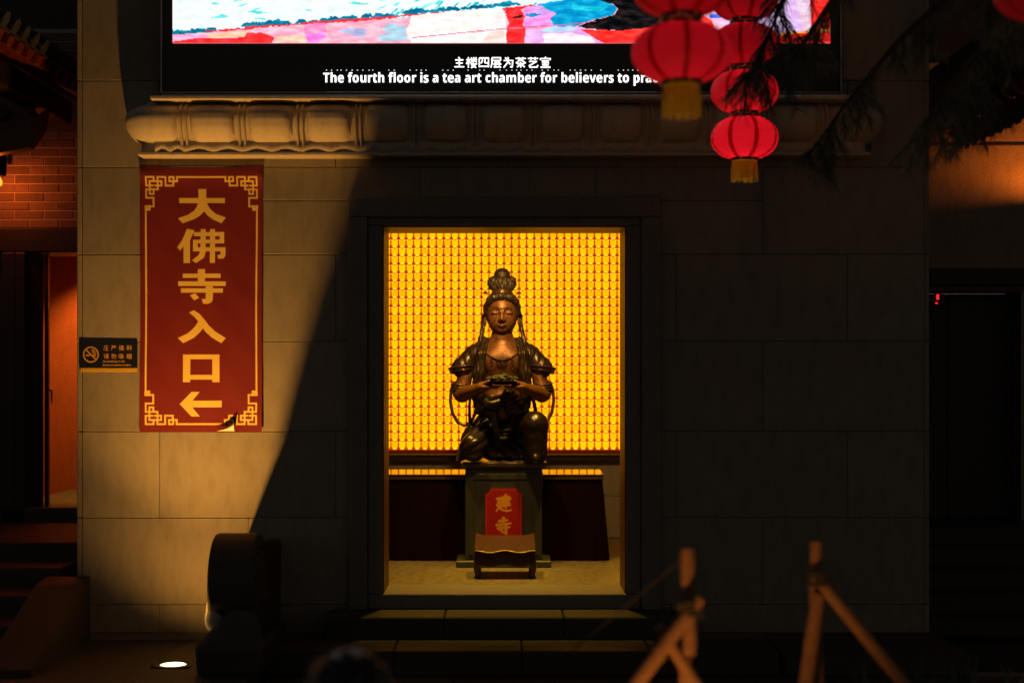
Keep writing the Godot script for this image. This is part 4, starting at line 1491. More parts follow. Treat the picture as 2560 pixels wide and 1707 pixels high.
func build_statue() -> void:
	var t := thing("bodhisattva_statue", "bronze kneeling bodhisattva statue with one knee raised, holding out an offering dish", "statue", Vector3(-0.015, 1.171, -1.62))
	# skin: torso, arms, neck and head in one surface
	var f := Field.new(Vector3(-0.46, 0.16, -0.24), Vector3(0.46, 1.06, 0.42), 0.011)
	f.egg(Vector3(0, 0.765, 0.005), Vector3(0.205, 0.155, 0.128), 0.05)
	f.egg(Vector3(0, 0.60, -0.01), Vector3(0.160, 0.16, 0.115), 0.06)
	f.egg(Vector3(0, 0.43, 0.0), Vector3(0.178, 0.17, 0.125), 0.06)
	f.egg(Vector3(0, 0.40, 0.06), Vector3(0.13, 0.11, 0.085), 0.05)
	f.bone(Vector3(0, 0.84, -0.01), Vector3(0, 1.0, 0.01), 0.098, 0.072, 0.05)
	f.bone(Vector3(0, 0.935, 0.004), Vector3(0, 0.937, 0.004), 0.083, 0.083, 0.012)
	for s: float in [-1.0, 1.0]:
		f.egg(Vector3(s * 0.085, 0.755, 0.07), Vector3(0.085, 0.065, 0.055), 0.05)
		f.bone(Vector3(s * 0.07, 0.855, -0.01), Vector3(s * 0.195, 0.775, -0.01), 0.058, 0.052, 0.05)
		f.bone(Vector3(s * 0.262, 0.72, 0.01), Vector3(s * 0.312, 0.515, 0.055), 0.056, 0.060, 0.03)
		f.bone(Vector3(s * 0.312, 0.515, 0.055), Vector3(s * 0.30, 0.50, 0.08), 0.056, 0.055, 0.03)
		f.bone(Vector3(s * 0.300, 0.505, 0.075), Vector3(s * 0.155, 0.555, 0.300), 0.060, 0.036, 0.02)
		# palm and five fingers that lie along the underside of the dish
		f.bone(Vector3(s * 0.150, 0.560, 0.310), Vector3(s * 0.105, 0.572, 0.335), 0.036, 0.036, 0.02)
	var hands := []
	for s: float in [-1.0, 1.0]:
		var hf := Field.new(Vector3(minf(s * 0.20, s * 0.01), 0.52, 0.26), Vector3(maxf(s * 0.20, s * 0.01), 0.66, 0.44), 0.005)
		hf.bone(Vector3(s * 0.165, 0.556, 0.295), Vector3(s * 0.140, 0.562, 0.318), 0.031, 0.034, 0.02)
		hf.egg(Vector3(s * 0.125, 0.562, 0.335), Vector3(0.045, 0.022, 0.046), 0.02)
		for k in 4:
			var zb := 0.310 + k * 0.022
			var ln: float = [0.060, 0.074, 0.078, 0.066][k]
			var a := Vector3(s * 0.098, 0.560, zb)
			var b := Vector3(s * (0.098 - ln * 0.55), 0.556, zb + 0.006)
			var c := Vector3(s * (0.098 - ln), 0.563, zb + 0.010)
			hf.bone(a, b, 0.0115, 0.0105, 0.005)
			hf.bone(b, c, 0.0105, 0.0085, 0.003)
		var th := Vector3(s * 0.135, 0.574, 0.352)
		hf.bone(th, Vector3(s * 0.120, 0.592, 0.376), 0.015, 0.012, 0.008)
		hf.bone(Vector3(s * 0.120, 0.592, 0.376), Vector3(s * 0.096, 0.604, 0.384), 0.012, 0.010, 0.003)
		hands.append(hf)
	var h := Field.new(Vector3(-0.17, 0.92, -0.16), Vector3(0.17, 1.31, 0.21), 0.0048)
	h.bone(Vector3(0, 0.94, 0.0), Vector3(0, 1.02, 0.005), 0.073, 0.070, 0.02)
	h.egg(Vector3(0, 1.135, -0.005), Vector3(0.118, 0.150, 0.135), 0.03)
	h.egg(Vector3(0, 1.075, 0.030), Vector3(0.104, 0.102, 0.106), 0.04)
	h.egg(Vector3(0, 1.022, 0.050), Vector3(0.080, 0.050, 0.075), 0.04)
	h.egg(Vector3(0, 0.992, 0.098), Vector3(0.034, 0.024, 0.026), 0.02)
	for s: float in [-1.0, 1.0]:
		h.egg(Vector3(s * 0.054, 1.064, 0.082), Vector3(0.038, 0.044, 0.034), 0.03)
		h.egg(Vector3(s * 0.050, 1.119, 0.136), Vector3(0.040, 0.021, 0.022), 0.012, Basis.IDENTITY, true)
		h.egg(Vector3(s * 0.050, 1.118, 0.114), Vector3(0.033, 0.019, 0.019), 0.006)
		var prev := Vector3(s * 0.012, 1.122, 0.141)
		for e in [[0.020, 1.144, 0.138], [0.040, 1.156, 0.130], [0.064, 1.154, 0.113], [0.084, 1.140, 0.088]]:
			var p := Vector3(s * e[0], e[1], e[2])
			h.bone(prev, p, 0.0045, 0.0045, 0.014)
			prev = p
		h.bone(Vector3(s * 0.013, 1.064, 0.150), Vector3(s * 0.019, 1.060, 0.142), 0.012, 0.011, 0.008)
		h.egg(Vector3(s * 0.0075, 1.0255, 0.1390), Vector3(0.0135, 0.0065, 0.011), 0.004)
		h.egg(Vector3(s * 0.022, 1.0225, 0.1325), Vector3(0.014, 0.0050, 0.009), 0.004)
		h.egg(Vector3(s * 0.124, 1.110, -0.010), Vector3(0.013, 0.042, 0.028), 0.008)
		h.egg(Vector3(s * 0.129, 1.060, -0.004), Vector3(0.011, 0.042, 0.017), 0.008)
	h.bone(Vector3(0, 1.140, 0.131), Vector3(0, 1.072, 0.163), 0.0095, 0.0150, 0.010)
	h.egg(Vector3(0, 1.064, 0.160), Vector3(0.0145, 0.011, 0.014), 0.007)
	h.egg(Vector3(0, 1.0135, 0.1345), Vector3(0.022, 0.0075, 0.012), 0.004)
	part(t, "body", skin([f, h] + hands), M.bronze_skin)
	# lines of closed lids, brows and lips
	var lines := begin()
	for s: float in [-1.0, 1.0]:
		var lid := []
		for k in 9:
			var u := k / 8.0 * 2.0 - 1.0
			lid.append(Vector3(s * 0.050 + u * 0.030, 1.1105 + 0.005 * u * u, 0.1345 - 0.010 * u * u - s * u * 0.004))
		add_tube(lines, lid, [0.0014, 0.0022, 0.0022, 0.0022, 0.0022, 0.0022, 0.0022, 0.0022, 0.0014], 6)
		var brow := []
		for e in [[0.016, 1.142, 0.1475], [0.028, 1.154, 0.143], [0.044, 1.160, 0.135], [0.062, 1.158, 0.121], [0.080, 1.147, 0.100]]:
			brow.append(Vector3(s * e[0], e[1], e[2]))
		add_tube(lines, brow, [0.002, 0.003, 0.003, 0.0026, 0.0016], 6)
	add_tube(lines, [Vector3(-0.031, 1.0205, 0.1385), Vector3(-0.012, 1.0187, 0.1475), Vector3(0, 1.0195, 0.149), Vector3(0.012, 1.0187, 0.1475), Vector3(0.031, 1.0205, 0.1385)], [0.0010, 0.0016, 0.0016, 0.0016, 0.0010], 6)
	part(t, "face_lines", done(lines), M.bronze_line)
	# hair: a rolled fringe over the brow, sides down to the ears, two long locks
	var hr := Field.new(Vector3(-0.19, 0.86, -0.20), Vector3(0.19, 1.34, 0.17), 0.0068)
	hr.egg(Vector3(0, 1.185, -0.035), Vector3(0.132, 0.112, 0.130), 0.02)
	hr.egg(Vector3(0, 1.10, -0.075), Vector3(0.120, 0.13, 0.085), 0.03)
	var last := Vector3(-0.120, 1.115, 0.010)
	for e in [[-0.117, 1.165, 0.036], [-0.098, 1.208, 0.074], [-0.060, 1.236, 0.102], [0.0, 1.246, 0.114], [0.060, 1.236, 0.102], [0.098, 1.208, 0.074], [0.117, 1.165, 0.036], [0.120, 1.115, 0.010]]:
		var p := Vector3(e[0], e[1], e[2])
		hr.bone(last, p, 0.024, 0.027, 0.012)
		last = p
	for s: float in [-1.0, 1.0]:
		hr.bone(Vector3(s * 0.134, 1.10, -0.03), Vector3(s * 0.150, 0.99, -0.01), 0.022, 0.017, 0.01)
		hr.bone(Vector3(s * 0.150, 0.99, -0.01), Vector3(s * 0.172, 0.885, 0.02), 0.017, 0.022, 0.01)
	part(t, "hair", skin([hr], func(p: Vector3) -> float: return 0.0020 * sin(p.x * 260.0) + 0.0012 * sin(p.x * 140.0 + p.y * 90.0)), M.bronze_hair)
	# crown: collar, three carved lobes, rounded topknot
	var cr := group_part(t, "crown")
	part(cr, "collar", lathe([Vector2(0.078, 1.262), Vector2(0.085, 1.270), Vector2(0.076, 1.285), Vector2(0.072, 1.297), Vector2(0.080, 1.306), Vector2(0.0, 1.310)], 24, Vector3(0, 0.0, 0.010)), M.bronze_trim)
	var cf := Field.new(Vector3(-0.15, 1.27, -0.10), Vector3(0.15, 1.48, 0.12), 0.005)
	cf.egg(Vector3(0, 1.345, 0.025), Vector3(0.078, 0.058, 0.050), 0.014)
	cf.egg(Vector3(0.004, 1.350, -0.02), Vector3(0.085, 0.052, 0.05), 0.01)
	for s: float in [-1.0, 1.0]:
		cf.egg(Vector3(s * 0.068, 1.350, 0.010), Vector3(0.044, 0.053, 0.045), 0.014)
		cf.egg(Vector3(s * 0.060, 1.318, 0.012), Vector3(0.034, 0.036, 0.040), 0.01)
	cf.egg(Vector3(0, 1.413, -0.005), Vector3(0.062, 0.052, 0.054), 0.010)
	part(cr, "lobes", skin([cf], func(p: Vector3) -> float: return 0.0048 * sin(p.x * 260.0 + sin(p.y * 150.0) * 1.8) * sin(p.y * 270.0 + sin(p.x * 120.0) * 1.5) * (1.0 if p.y < 1.39 else 0.25)), M.bronze_hair)
	for s: float in [-1.0, 1.0]:
		part(cr, "ribbon_knot", tube([Vector3(s * 0.105, 1.268, 0.03), Vector3(s * 0.128, 1.277, 0.03), Vector3(s * 0.146, 1.270, 0.025)], [0.008, 0.013, 0.004], 8, true, 0.5), M.bronze_trim)
	# shawl over the shoulders with hanging lapels and short sleeves
	var rb := Field.new(Vector3(-0.46, 0.34, -0.22), Vector3(0.46, 0.96, 0.26), 0.0072)
	rb.egg(Vector3(0, 0.72, -0.10), Vector3(0.24, 0.20, 0.09), 0.03)
	for s: float in [-1.0, 1.0]:
		rb.bone(Vector3(s * 0.115, 0.882, -0.03), Vector3(s * 0.210, 0.800, -0.005), 0.056, 0.072, 0.05)
		rb.bone(Vector3(s * 0.210, 0.800, -0.005), Vector3(s * 0.300, 0.705, 0.025), 0.074, 0.084, 0.04)
		rb.bone(Vector3(s * 0.128, 0.905, 0.02), Vector3(s * 0.152, 0.80, 0.095), 0.036, 0.044, 0.02)
		rb.bone(Vector3(s * 0.152, 0.80, 0.095), Vector3(s * 0.172, 0.66, 0.108), 0.044, 0.050, 0.02)
		rb.bone(Vector3(s * 0.172, 0.66, 0.108), Vector3(s * 0.180, 0.50, 0.090), 0.050, 0.048, 0.02)
		rb.bone(Vector3(s * 0.185, 0.50, 0.075), Vector3(s * 0.170, 0.38, 0.05), 0.050, 0.040, 0.03)
	part(t, "robe", skin([rb], func(p: Vector3) -> float:
		var side := absf(p.x)
		var drape := 0.0085 * (absf(sin(side * 78.0 + p.y * 13.0 + sin(p.y * 21.0) * 0.5)) - 0.6) + 0.0025 * sin(side * 160.0 - p.y * 40.0)
		return drape if side < 0.215 else 0.0055 * (absf(sin(p.y * 30.0 - side * 55.0 + p.z * 30.0)) - 0.6)), M.bronze_robe)
	for s: float in [-1.0, 1.0]:
		var cuff := begin()
		for band in [[0.706, 0.096, 0.009], [0.690, 0.090, 0.006], [0.676, 0.086, 0.007]]:
			var ring := []
			for k in 25:
				var a := TAU * k / 24
				ring.append(Vector3(s * 0.308 + cos(a) * band[1], band[0] + 0.018 * sin(a) * 0.6 + s * cos(a) * -0.012, 0.030 + sin(a) * band[1] * 0.95))
			add_tube(cuff, ring, [band[2]], 6, false)
		part(t, "sleeve_cuff", done(cuff), M.bronze_trim)
		var bands := begin()
		for k in 3:
			var c := Vector3(s * 0.3085, 0.585 - k * 0.020, 0.045 + k * 0.004)
			var ring := []
			for i in 21:
				var a := TAU * i / 20
				ring.append(c + Vector3(cos(a) * 0.068, -0.012 * sin(a), sin(a) * 0.068))
			add_tube(bands, ring, [0.010], 6, false)
		part(t, "armband", done(bands), M.bronze_trim)
		# streamer: hangs from the elbow in a loop and climbs back to the hip
		var loop := []
		for e in [[0.365, 0.60, 0.04], [0.388, 0.53, 0.06], [0.392, 0.45, 0.07], [0.376, 0.36, 0.08], [0.335, 0.292, 0.09], [0.285, 0.268, 0.10], [0.235, 0.292, 0.10], [0.205, 0.35, 0.09], [0.19, 0.42, 0.08]]:
			loop.append(Vector3(s * e[0], e[1], e[2]))
		part(t, "streamer", tube(loop, [0.010, 0.012, 0.012, 0.013, 0.014, 0.014, 0.012, 0.012, 0.010], 8, true, 0.6), M.bronze_trim)
	part(t, "streamer", tube([Vector3(-0.240, 0.50, 0.13), Vector3(-0.246, 0.40, 0.13), Vector3(-0.243, 0.30, 0.13), Vector3(-0.250, 0.20, 0.13), Vector3(-0.285, 0.12, 0.14), Vector3(-0.325, 0.055, 0.15), Vector3(-0.338, 0.0, 0.17)], [0.010, 0.011, 0.013, 0.020, 0.024, 0.022, 0.012], 8, true, 0.5), M.bronze_trim)
	part(t, "streamer", tube([Vector3(0.235, 0.47, 0.13), Vector3(0.250, 0.40, 0.14), Vector3(0.262, 0.33, 0.16)], [0.014, 0.014, 0.012], 8, true, 0.6), M.bronze_trim)
	# skirt: left knee down, right knee up
	var sk := Field.new(Vector3(-0.42, -0.005, -0.30), Vector3(0.42, 0.44, 0.42), 0.008)
	sk.egg(Vector3(-0.005, 0.27, -0.01), Vector3(0.195, 0.10, 0.14), 0.05)
	sk.bone(Vector3(-0.10, 0.25, 0.0), Vector3(-0.215, 0.115, 0.20), 0.120, 0.098, 0.05)
	sk.bone(Vector3(-0.215, 0.095, 0.20), Vector3(-0.20, 0.07, -0.18), 0.09, 0.065, 0.04)
	sk.bone(Vector3(-0.22, 0.20, 0.06), Vector3(-0.315, 0.022, 0.12), 0.080, 0.030, 0.05)
	sk.bone(Vector3(0.10, 0.25, 0.0), Vector3(0.245, 0.275, 0.235), 0.120, 0.100, 0.05)
	sk.bone(Vector3(0.245, 0.275, 0.235), Vector3(0.248, 0.06, 0.245), 0.100, 0.090, 0.02)
	sk.bone(Vector3(0.248, 0.03, 0.22), Vector3(0.25, 0.025, 0.33), 0.045, 0.032, 0.03)
	sk.bone(Vector3(-0.05, 0.09, 0.10), Vector3(0.15, 0.07, 0.08), 0.10, 0.085, 0.06)
	part(t, "skirt", skin([sk], func(p: Vector3) -> float:
		if p.x > 0.13:
			return 0.0022 * (absf(sin(p.y * 32.0 + p.x * 22.0 + sin(p.x * 40.0))) - 0.5)
		return 0.0105 * (absf(sin((p.y + absf(p.x + 0.05) * 0.9) * 40.0 + sin(p.x * 16.0 + p.z * 9.0))) - 0.55) * clampf(p.y * 9.0, 0.3, 1.0)), M.bronze_skirt)
	# wrap of cloth round the waist, drawn up to one side
	var wr := Field.new(Vector3(-0.24, 0.28, -0.18), Vector3(0.24, 0.60, 0.22), 0.0095)
	wr.egg(Vector3(-0.02, 0.455, -0.005), Vector3(0.192, 0.085, 0.140), 0.03)
	wr.bone(Vector3(-0.14, 0.40, 0.09), Vector3(0.06, 0.50, 0.145), 0.034, 0.040, 0.03)
	wr.bone(Vector3(0.06, 0.50, 0.145), Vector3(0.14, 0.44, 0.10), 0.040, 0.030, 0.03)
	wr.bone(Vector3(0.045, 0.50, 0.150), Vector3(0.055, 0.36, 0.150), 0.045, 0.030, 0.02)
	part(t, "waist_wrap", skin([wr], func(p: Vector3) -> float: return 0.004 * sin((p.y * 1.2 - p.x * 0.5) * 130.0)), M.bronze_skirt)
	# sash: swags over the lap and a knot with hanging ends
	var sash := group_part(t, "sash")
	for k in 3:
		var sw := []
		for i in 13:
			var u := i / 12.0 * 2.0 - 1.0
			sw.append(Vector3(0.005 + u * (0.165 - 0.012 * k), 0.300 - 0.022 * k - (0.070 + 0.012 * k) * (1.0 - u * u), 0.115 + 0.055 * (1.0 - u * u)))
		part(sash, "swag", tube(sw, [0.008, 0.011, 0.013, 0.013, 0.013, 0.013, 0.013, 0.013, 0.013, 0.013, 0.012, 0.010, 0.008], 8), M.bronze_skirt)
	for k in 4:
		part(sash, "fold", tube([Vector3(0.012, 0.475 - k * 0.032, 0.135), Vector3(0.050, 0.455 - k * 0.034, 0.152), Vector3(0.090, 0.475 - k * 0.032, 0.135)], [0.006, 0.012, 0.006], 8), M.bronze_trim)
	part(sash, "hanging_end", tube([Vector3(-0.045, 0.42, 0.14), Vector3(-0.055, 0.34, 0.155), Vector3(-0.050, 0.26, 0.170), Vector3(-0.040, 0.18, 0.18)], [0.020, 0.026, 0.030, 0.022], 8, true, 0.35), M.bronze_skirt)
	part(sash, "hanging_end", tube([Vector3(-0.16, 0.47, 0.08), Vector3(-0.10, 0.42, 0.135), Vector3(-0.03, 0.43, 0.150), Vector3(0.05, 0.47, 0.14)], [0.030, 0.046, 0.050, 0.030], 8, true, 0.5), M.bronze_skirt)
	# necklace and three pendant strings of beads
	var nk := begin()
	for i in 41:
		var u := i / 40.0 * 2.0 - 1.0
		var p := Vector3(u * 0.115, 0.762 + 0.046 * u * u, 0.149 - 0.024 * u * u)
		add_ball(nk, p, Vector3.ONE * 0.0062, 6, 4)
	for px: float in [-0.078, 0.0, 0.080]:
		for k in 15:
			var y := 0.748 - k * 0.0088 + (0.012 if px != 0.0 else 0.0)
			var big := 0.0090 if k == 8 and px != 0.0 else (0.0085 if k < 2 else 0.0058)
			add_ball(nk, Vector3(px, y, 0.150 - absf(px) * 0.10), Vector3.ONE * big, 6, 4)
		if px == 0.0:
			for u in [-3, -2, -1, 1, 2, 3]:
				add_ball(nk, Vector3(u * 0.0095, 0.736 + (0.006 if absi(u) == 3 else -0.002 * absi(u)), 0.151), Vector3(0.0080, 0.0075, 0.006), 6, 4)
	part(t, "necklace", done(nk), M.bronze_beads)
	# the dish held out in both hands, heaped with carved flowers
	var d := thing("offering_dish", "green tinged dish heaped with flowers held in the statue's hands", "dish", Vector3(-0.012, 1.171 + 0.568, -1.62 + 0.335))
	part(d, "dish", lathe([Vector2(0.0, 0.008), Vector2(0.045, 0.009), Vector2(0.085, 0.018), Vector2(0.120, 0.034), Vector2(0.124, 0.038), Vector2(0.110, 0.036), Vector2(0.070, 0.026), Vector2(0.0, 0.024)], 28), M.bronze_skirt)
	for k in 16:
		var a := TAU * k / 16 + rng.randf_range(-0.1, 0.1)
		var r := rng.randf_range(0.03, 0.085) if k > 3 else 0.02
		var st := begin()
		var c := Vector3(cos(a) * r, 0.052 + (0.1 - r) * 0.34, sin(a) * r * 0.8)
		for m in 5:
			var b := a + TAU * m / 5
			add_ball(st, c + Vector3(cos(b) * 0.014, -0.003, sin(b) * 0.014), Vector3(0.013, 0.008, 0.013), 7, 5)
		add_ball(st, c + Vector3(0, 0.005, 0), Vector3(0.011, 0.010, 0.011), 7, 5)
		part(d, "flower", done(st), M.offering_green if k % 3 else M.bronze_hair)
	for k in 9:
		var a := TAU * k / 9 + 0.3
		part(d, "leaf", tube([Vector3(cos(a) * 0.07, 0.04, sin(a) * 0.06), Vector3(cos(a) * 0.10, 0.060, sin(a) * 0.08), Vector3(cos(a) * 0.125, 0.056, sin(a) * 0.10)], [0.008, 0.012, 0.002], 6, true, 0.3), M.offering_green)

# ---------------------------------------------------------------- banner and sign on the wall

func build_signs() -> void:
	# the banner is 0.80 m by 1.744 m; its print is laid out on 305 by 666 units, 3 pixels each
	var k := 3.0
	var im := Image.create(int(305.3 * k), int(666 * k), false, Image.FORMAT_RGB8)
	var red := Color(0.47, 0.095, 0.095)
	var gold := Color(0.96, 0.82, 0.40)
	im.fill(red)
	# characters, in units of 1/2.12 from the top left corner
	var q := k / 2.12
	var S := func(list: Array) -> Array:
		var o := []
		for i in range(0, list.size(), 2):
			o.append(Vector2(list[i] - 103, list[i + 1] - 70) * q)
		return o
	var bar := func(x0: float, y0: float, x1: float, y1: float) -> void:
		im.fill_rect(Rect2i(int((x0 - 103) * q), int((y0 - 70) * q), int((x1 - x0) * q), int((y1 - y0) * q)), gold)
	# da
	bar.call(308, 243, 551, 271)
	bar.call(410, 195, 453, 262)
	fill_poly(im, PackedVector2Array(S.call([410, 255, 453, 255, 452, 285, 440, 315, 420, 335, 385, 356, 326, 377, 302, 350, 355, 331, 386, 310, 402, 288])), gold)
	fill_poly(im, PackedVector2Array(S.call([425, 268, 453, 255, 458, 276, 474, 302, 502, 326, 557, 347, 532, 377, 488, 357, 458, 335, 436, 306])), gold)
	# fo
	fill_poly(im, PackedVector2Array(S.call([350, 405, 390, 414, 366, 466, 366, 588, 331, 588, 331, 500, 313, 522, 297, 505, 326, 462])), gold)
	bar.call(386, 424, 548, 446)
	bar.call(524, 424, 548, 484)
	bar.call(386, 464, 548, 484)
	bar.call(382, 464, 408, 526)
	bar.call(382, 504, 555, 526)
	fill_poly(im, PackedVector2Array(S.call([529, 515, 555, 515, 553, 550, 545, 563, 517, 566, 511, 545, 527, 543])), gold)
	fill_poly(im, PackedVector2Array(S.call([422, 408, 450, 408, 450, 530, 440, 560, 398, 588, 376, 573, 412, 545, 422, 520])), gold)
	bar.call(472, 408, 500, 588)
	# si
	bar.call(328, 644, 530, 667)
	bar.call(408, 620, 447, 690)
	bar.call(303, 685, 557, 710)
	bar.call(318, 722, 542, 746)
	fill_poly(im, PackedVector2Array(S.call([450, 710, 488, 710, 488, 782, 480, 797, 463, 804, 437, 803, 428, 779, 450, 777])), gold)
	fill_poly(im, PackedVector2Array(S.call([366, 758, 394, 748, 416, 772, 388, 786])), gold)
	# ru
	fill_poly(im, PackedVector2Array(S.call([360, 850, 386, 838, 418, 858, 444, 888, 466, 918, 500, 950, 558, 986, 533, 1013, 480, 982, 446, 950, 418, 908, 392, 876])), gold)
	fill_poly(im, PackedVector2Array(S.call([412, 896, 448, 918, 420, 955, 386, 985, 330, 1013, 302, 986, 354, 961, 388, 930])), gold)
	# kou
	bar.call(330, 1073, 369, 1220)
	bar.call(486, 1073, 525, 1220)
	bar.call(330, 1073, 525, 1099)
	bar.call(330, 1181, 525, 1207)
	# arrow
	bar.call(360, 1318, 536, 1354)
	fill_poly(im, PackedVector2Array(S.call([313, 1336, 376, 1271, 420, 1271, 374, 1326, 374, 1346, 420, 1402, 376, 1402])), gold)
	# border with fret corners; the upper left corner's lines, mirrored into the others
	var fret := [[240, 420, 430, 420, 430, 485], [240, 420, 240, 625, 400, 625], [330, 520, 490, 520], [330, 520, 330, 830, 425, 830, 425, 760], [545, 520, 615, 520, 615, 625, 465, 625], [525, 600, 525, 420, 715, 420, 715, 625, 900, 625, 900, 545], [525, 640, 525, 720, 370, 720], [290, 720, 240, 720, 240, 925, 425, 925, 425, 1135, 345, 1135], [900, 520, 810, 520, 810, 420, 910, 420, 910, 540], [900, 520, 1000, 520, 1000, 420, 1900, 420], [290, 1185, 230, 1185, 230, 1130, 330, 1130, 330, 1220, 238, 1220, 238, 5000]]
	for mx in 2:
		for my in 2:
			for s: Array in fret:
				var p := []
				for i in range(0, s.size(), 2):
					var x: float = minf(s[i] / 9.8 - 9.7, 160.0)
					var y: float = minf(s[i + 1] / 9.8 - 13.3, 340.0)
					if my == 1:
						y = 666.0 + 11.0 - y
					p.append(Vector2((305.3 - x) if mx else x, y) * k)
				for i in p.size() - 1:
					var a: Vector2 = p[i]
					var b: Vector2 = p[i + 1]
					var w := 2.35 * k
					im.fill_rect(Rect2i(int(minf(a.x, b.x) - w), int(minf(a.y, b.y) - w), int(absf(a.x - b.x) + 2 * w), int(absf(a.y - b.y) + 2 * w)), gold)
	# scuffs along the left edge
	for i in 14:
		var p := Vector2(rng.randf_range(4, 22), rng.randf_range(300, 352)) * k
		stroke(im, [p, p + Vector2(rng.randf_range(-6, 8), rng.randf_range(5, 14))], 2, 1, Color(0.66, 0.30, 0.2))
	var pm := StandardMaterial3D.new()
	pm.resource_name = "banner_print"
	pm.albedo_texture = texture(im)
	pm.roughness = 0.6
	var b := thing("entrance_banner", "red vertical banner with gold Chinese characters and a left arrow", "banner", Vector3(-1.985, 2.323, 0.004))
	var g := []
	var st := begin()
	for j in 41:
		var v := j / 40.0
		var row := []
		for i in 19:
			var u := i / 18.0
			var x := (u - 0.5) * 0.80 - 0.004 * v + 0.003 * sin(v * 9.0) * (u - 0.5)
			var y := 0.872 - v * 1.744 + (0.010 * cos(u * TAU) * 0.6 if j == 0 else 0.0)
			var z := 0.006 + 0.0045 * sin(u * 11.0 + v * 4.0) * sin(v * 7.0) + 0.0022 * sin(u * 23.0 - v * 15.0) * sin(v * 19.0 + u * 3.0) + 0.003 * exp(-pow((v - 0.52 - 0.02 * sin(u * 5.0)) / 0.006, 2.0)) + 0.024 * exp(-pow((v - 0.032) / 0.020, 2.0)) * (0.8 + 0.3 * cos(u * TAU)) + 0.008 * exp(-(1.0 - u) * 30.0) * v
			z += 0.020 * exp(-pow((u - 0.70) / 0.07, 2.0)) * exp(-(1.0 - v) * 45.0) + 0.010 * exp(-u * 30.0) * exp(-(1.0 - v) * 40.0)
			row.append(Vector3(x, y, maxf(z, 0.001)))
		g.append(row)
	add_sheet(st, g, Vector3(0, 0, 1), true)
	part(b, "cloth", done(st), pm)
	# torn, curled flap near the lower right corner
	var fl := begin()
	var fg := []
	for j in 6:
		var v := j / 5.0
		var row := []
		for i in 7:
			var u := i / 6.0
			row.append(Vector3(0.105 + u * 0.115 * (1.0 - v * 0.65) + v * 0.075, -0.868 + v * 0.060 * (0.25 + 0.75 * u), 0.034 + 0.016 * sin(v * PI * 0.8) * (0.3 + u)))
		fg.append(row)
	add_sheet(fl, fg, Vector3(0, 0, 1))
	part(b, "torn_flap", done(fl), M.paper_back)
	part(b, "top_rod", tube([Vector3(-0.398, 0.866, 0.008), Vector3(0.398, 0.866, 0.008)], [0.006], 8), M.dark_wood)
	# no-smoking board
	var W := 768
	var H := 360
	var si := Image.create(W, H, false, Image.FORMAT_RGB8)
	si.fill(Color(0.07, 0.085, 0.11))
	var yel := Color(0.85, 0.62, 0.16)
	var c := Vector2(150, 190)
	var ring := []
	for i in 49:
		ring.append(c + Vector2.from_angle(TAU * i / 48) * 97)
	stroke(si, ring, 17, 17, yel)
	stroke(si, [c + Vector2(-66, 10), c + Vector2(66, 10)], 20, 20, yel)
	stroke(si, [c + Vector2(-4, -62), c + Vector2(30, -50), c + Vector2(20, -28), c + Vector2(44, -20), c + Vector2(36, -2)], 9, 9, yel)
	stroke(si, [c + Vector2(16, -70), c + Vector2(52, -50), c + Vector2(46, -34), c + Vector2(66, -22), c + Vector2(64, -2)], 8, 8, yel)
	stroke(si, [c + Vector2(-72, -62), c + Vector2(68, 68)], 32, 32, Color(0.07, 0.085, 0.11))
	stroke(si, [c + Vector2(-70, -66), c + Vector2(70, 66)], 17, 17, yel)
	var rows := [["zhuang", "yan", "fo", "cha_temple"], ["qing", "wu", "xi", "yan_smoke"]]
	for r in 2:
		for i in 4:
			write_glyph(si, rows[r][i], Vector2(316 + i * 102, 66 + r * 108), Vector2(72, 72), 7.0, yel)
	var sm := StandardMaterial3D.new()
	sm.resource_name = "no_smoking_print"
	sm.albedo_texture = texture(si)
	sm.roughness = 0.45
	var n := thing("no_smoking_sign", "small black no smoking sign with yellow symbol and Chinese text beside the banner", "sign", Vector3(-2.596, 1.950, 0.0))
	part(n, "board", slab(PackedVector2Array([Vector2(-0.189, -0.080), Vector2(0.189, -0.080), Vector2(0.189, 0.096), Vector2(-0.189, 0.101)]), 0.002, 0.009), sm)
	part(n, "yellow_strip", span(-0.186, 0.189, -0.107, -0.0815, 0.002, 0.010, 0.002), paint("strip_yellow", 0.62, 0.36, 0.02, 0.5))
	var ink := paint("sign_ink", 0.62, 0.34, 0.05, 0.5)
	part(n, "lettering", text_mesh("No smoking in the", 0.0165, true, 0.0006), ink, Vector3(-0.037, -0.049, 0.0095))
	part(n, "lettering", text_mesh("Solemn buddha temple", 0.0165, true, 0.0006), ink, Vector3(-0.037, -0.073, 0.0095))

# ---------------------------------------------------------------- uplight sunk in the terrace

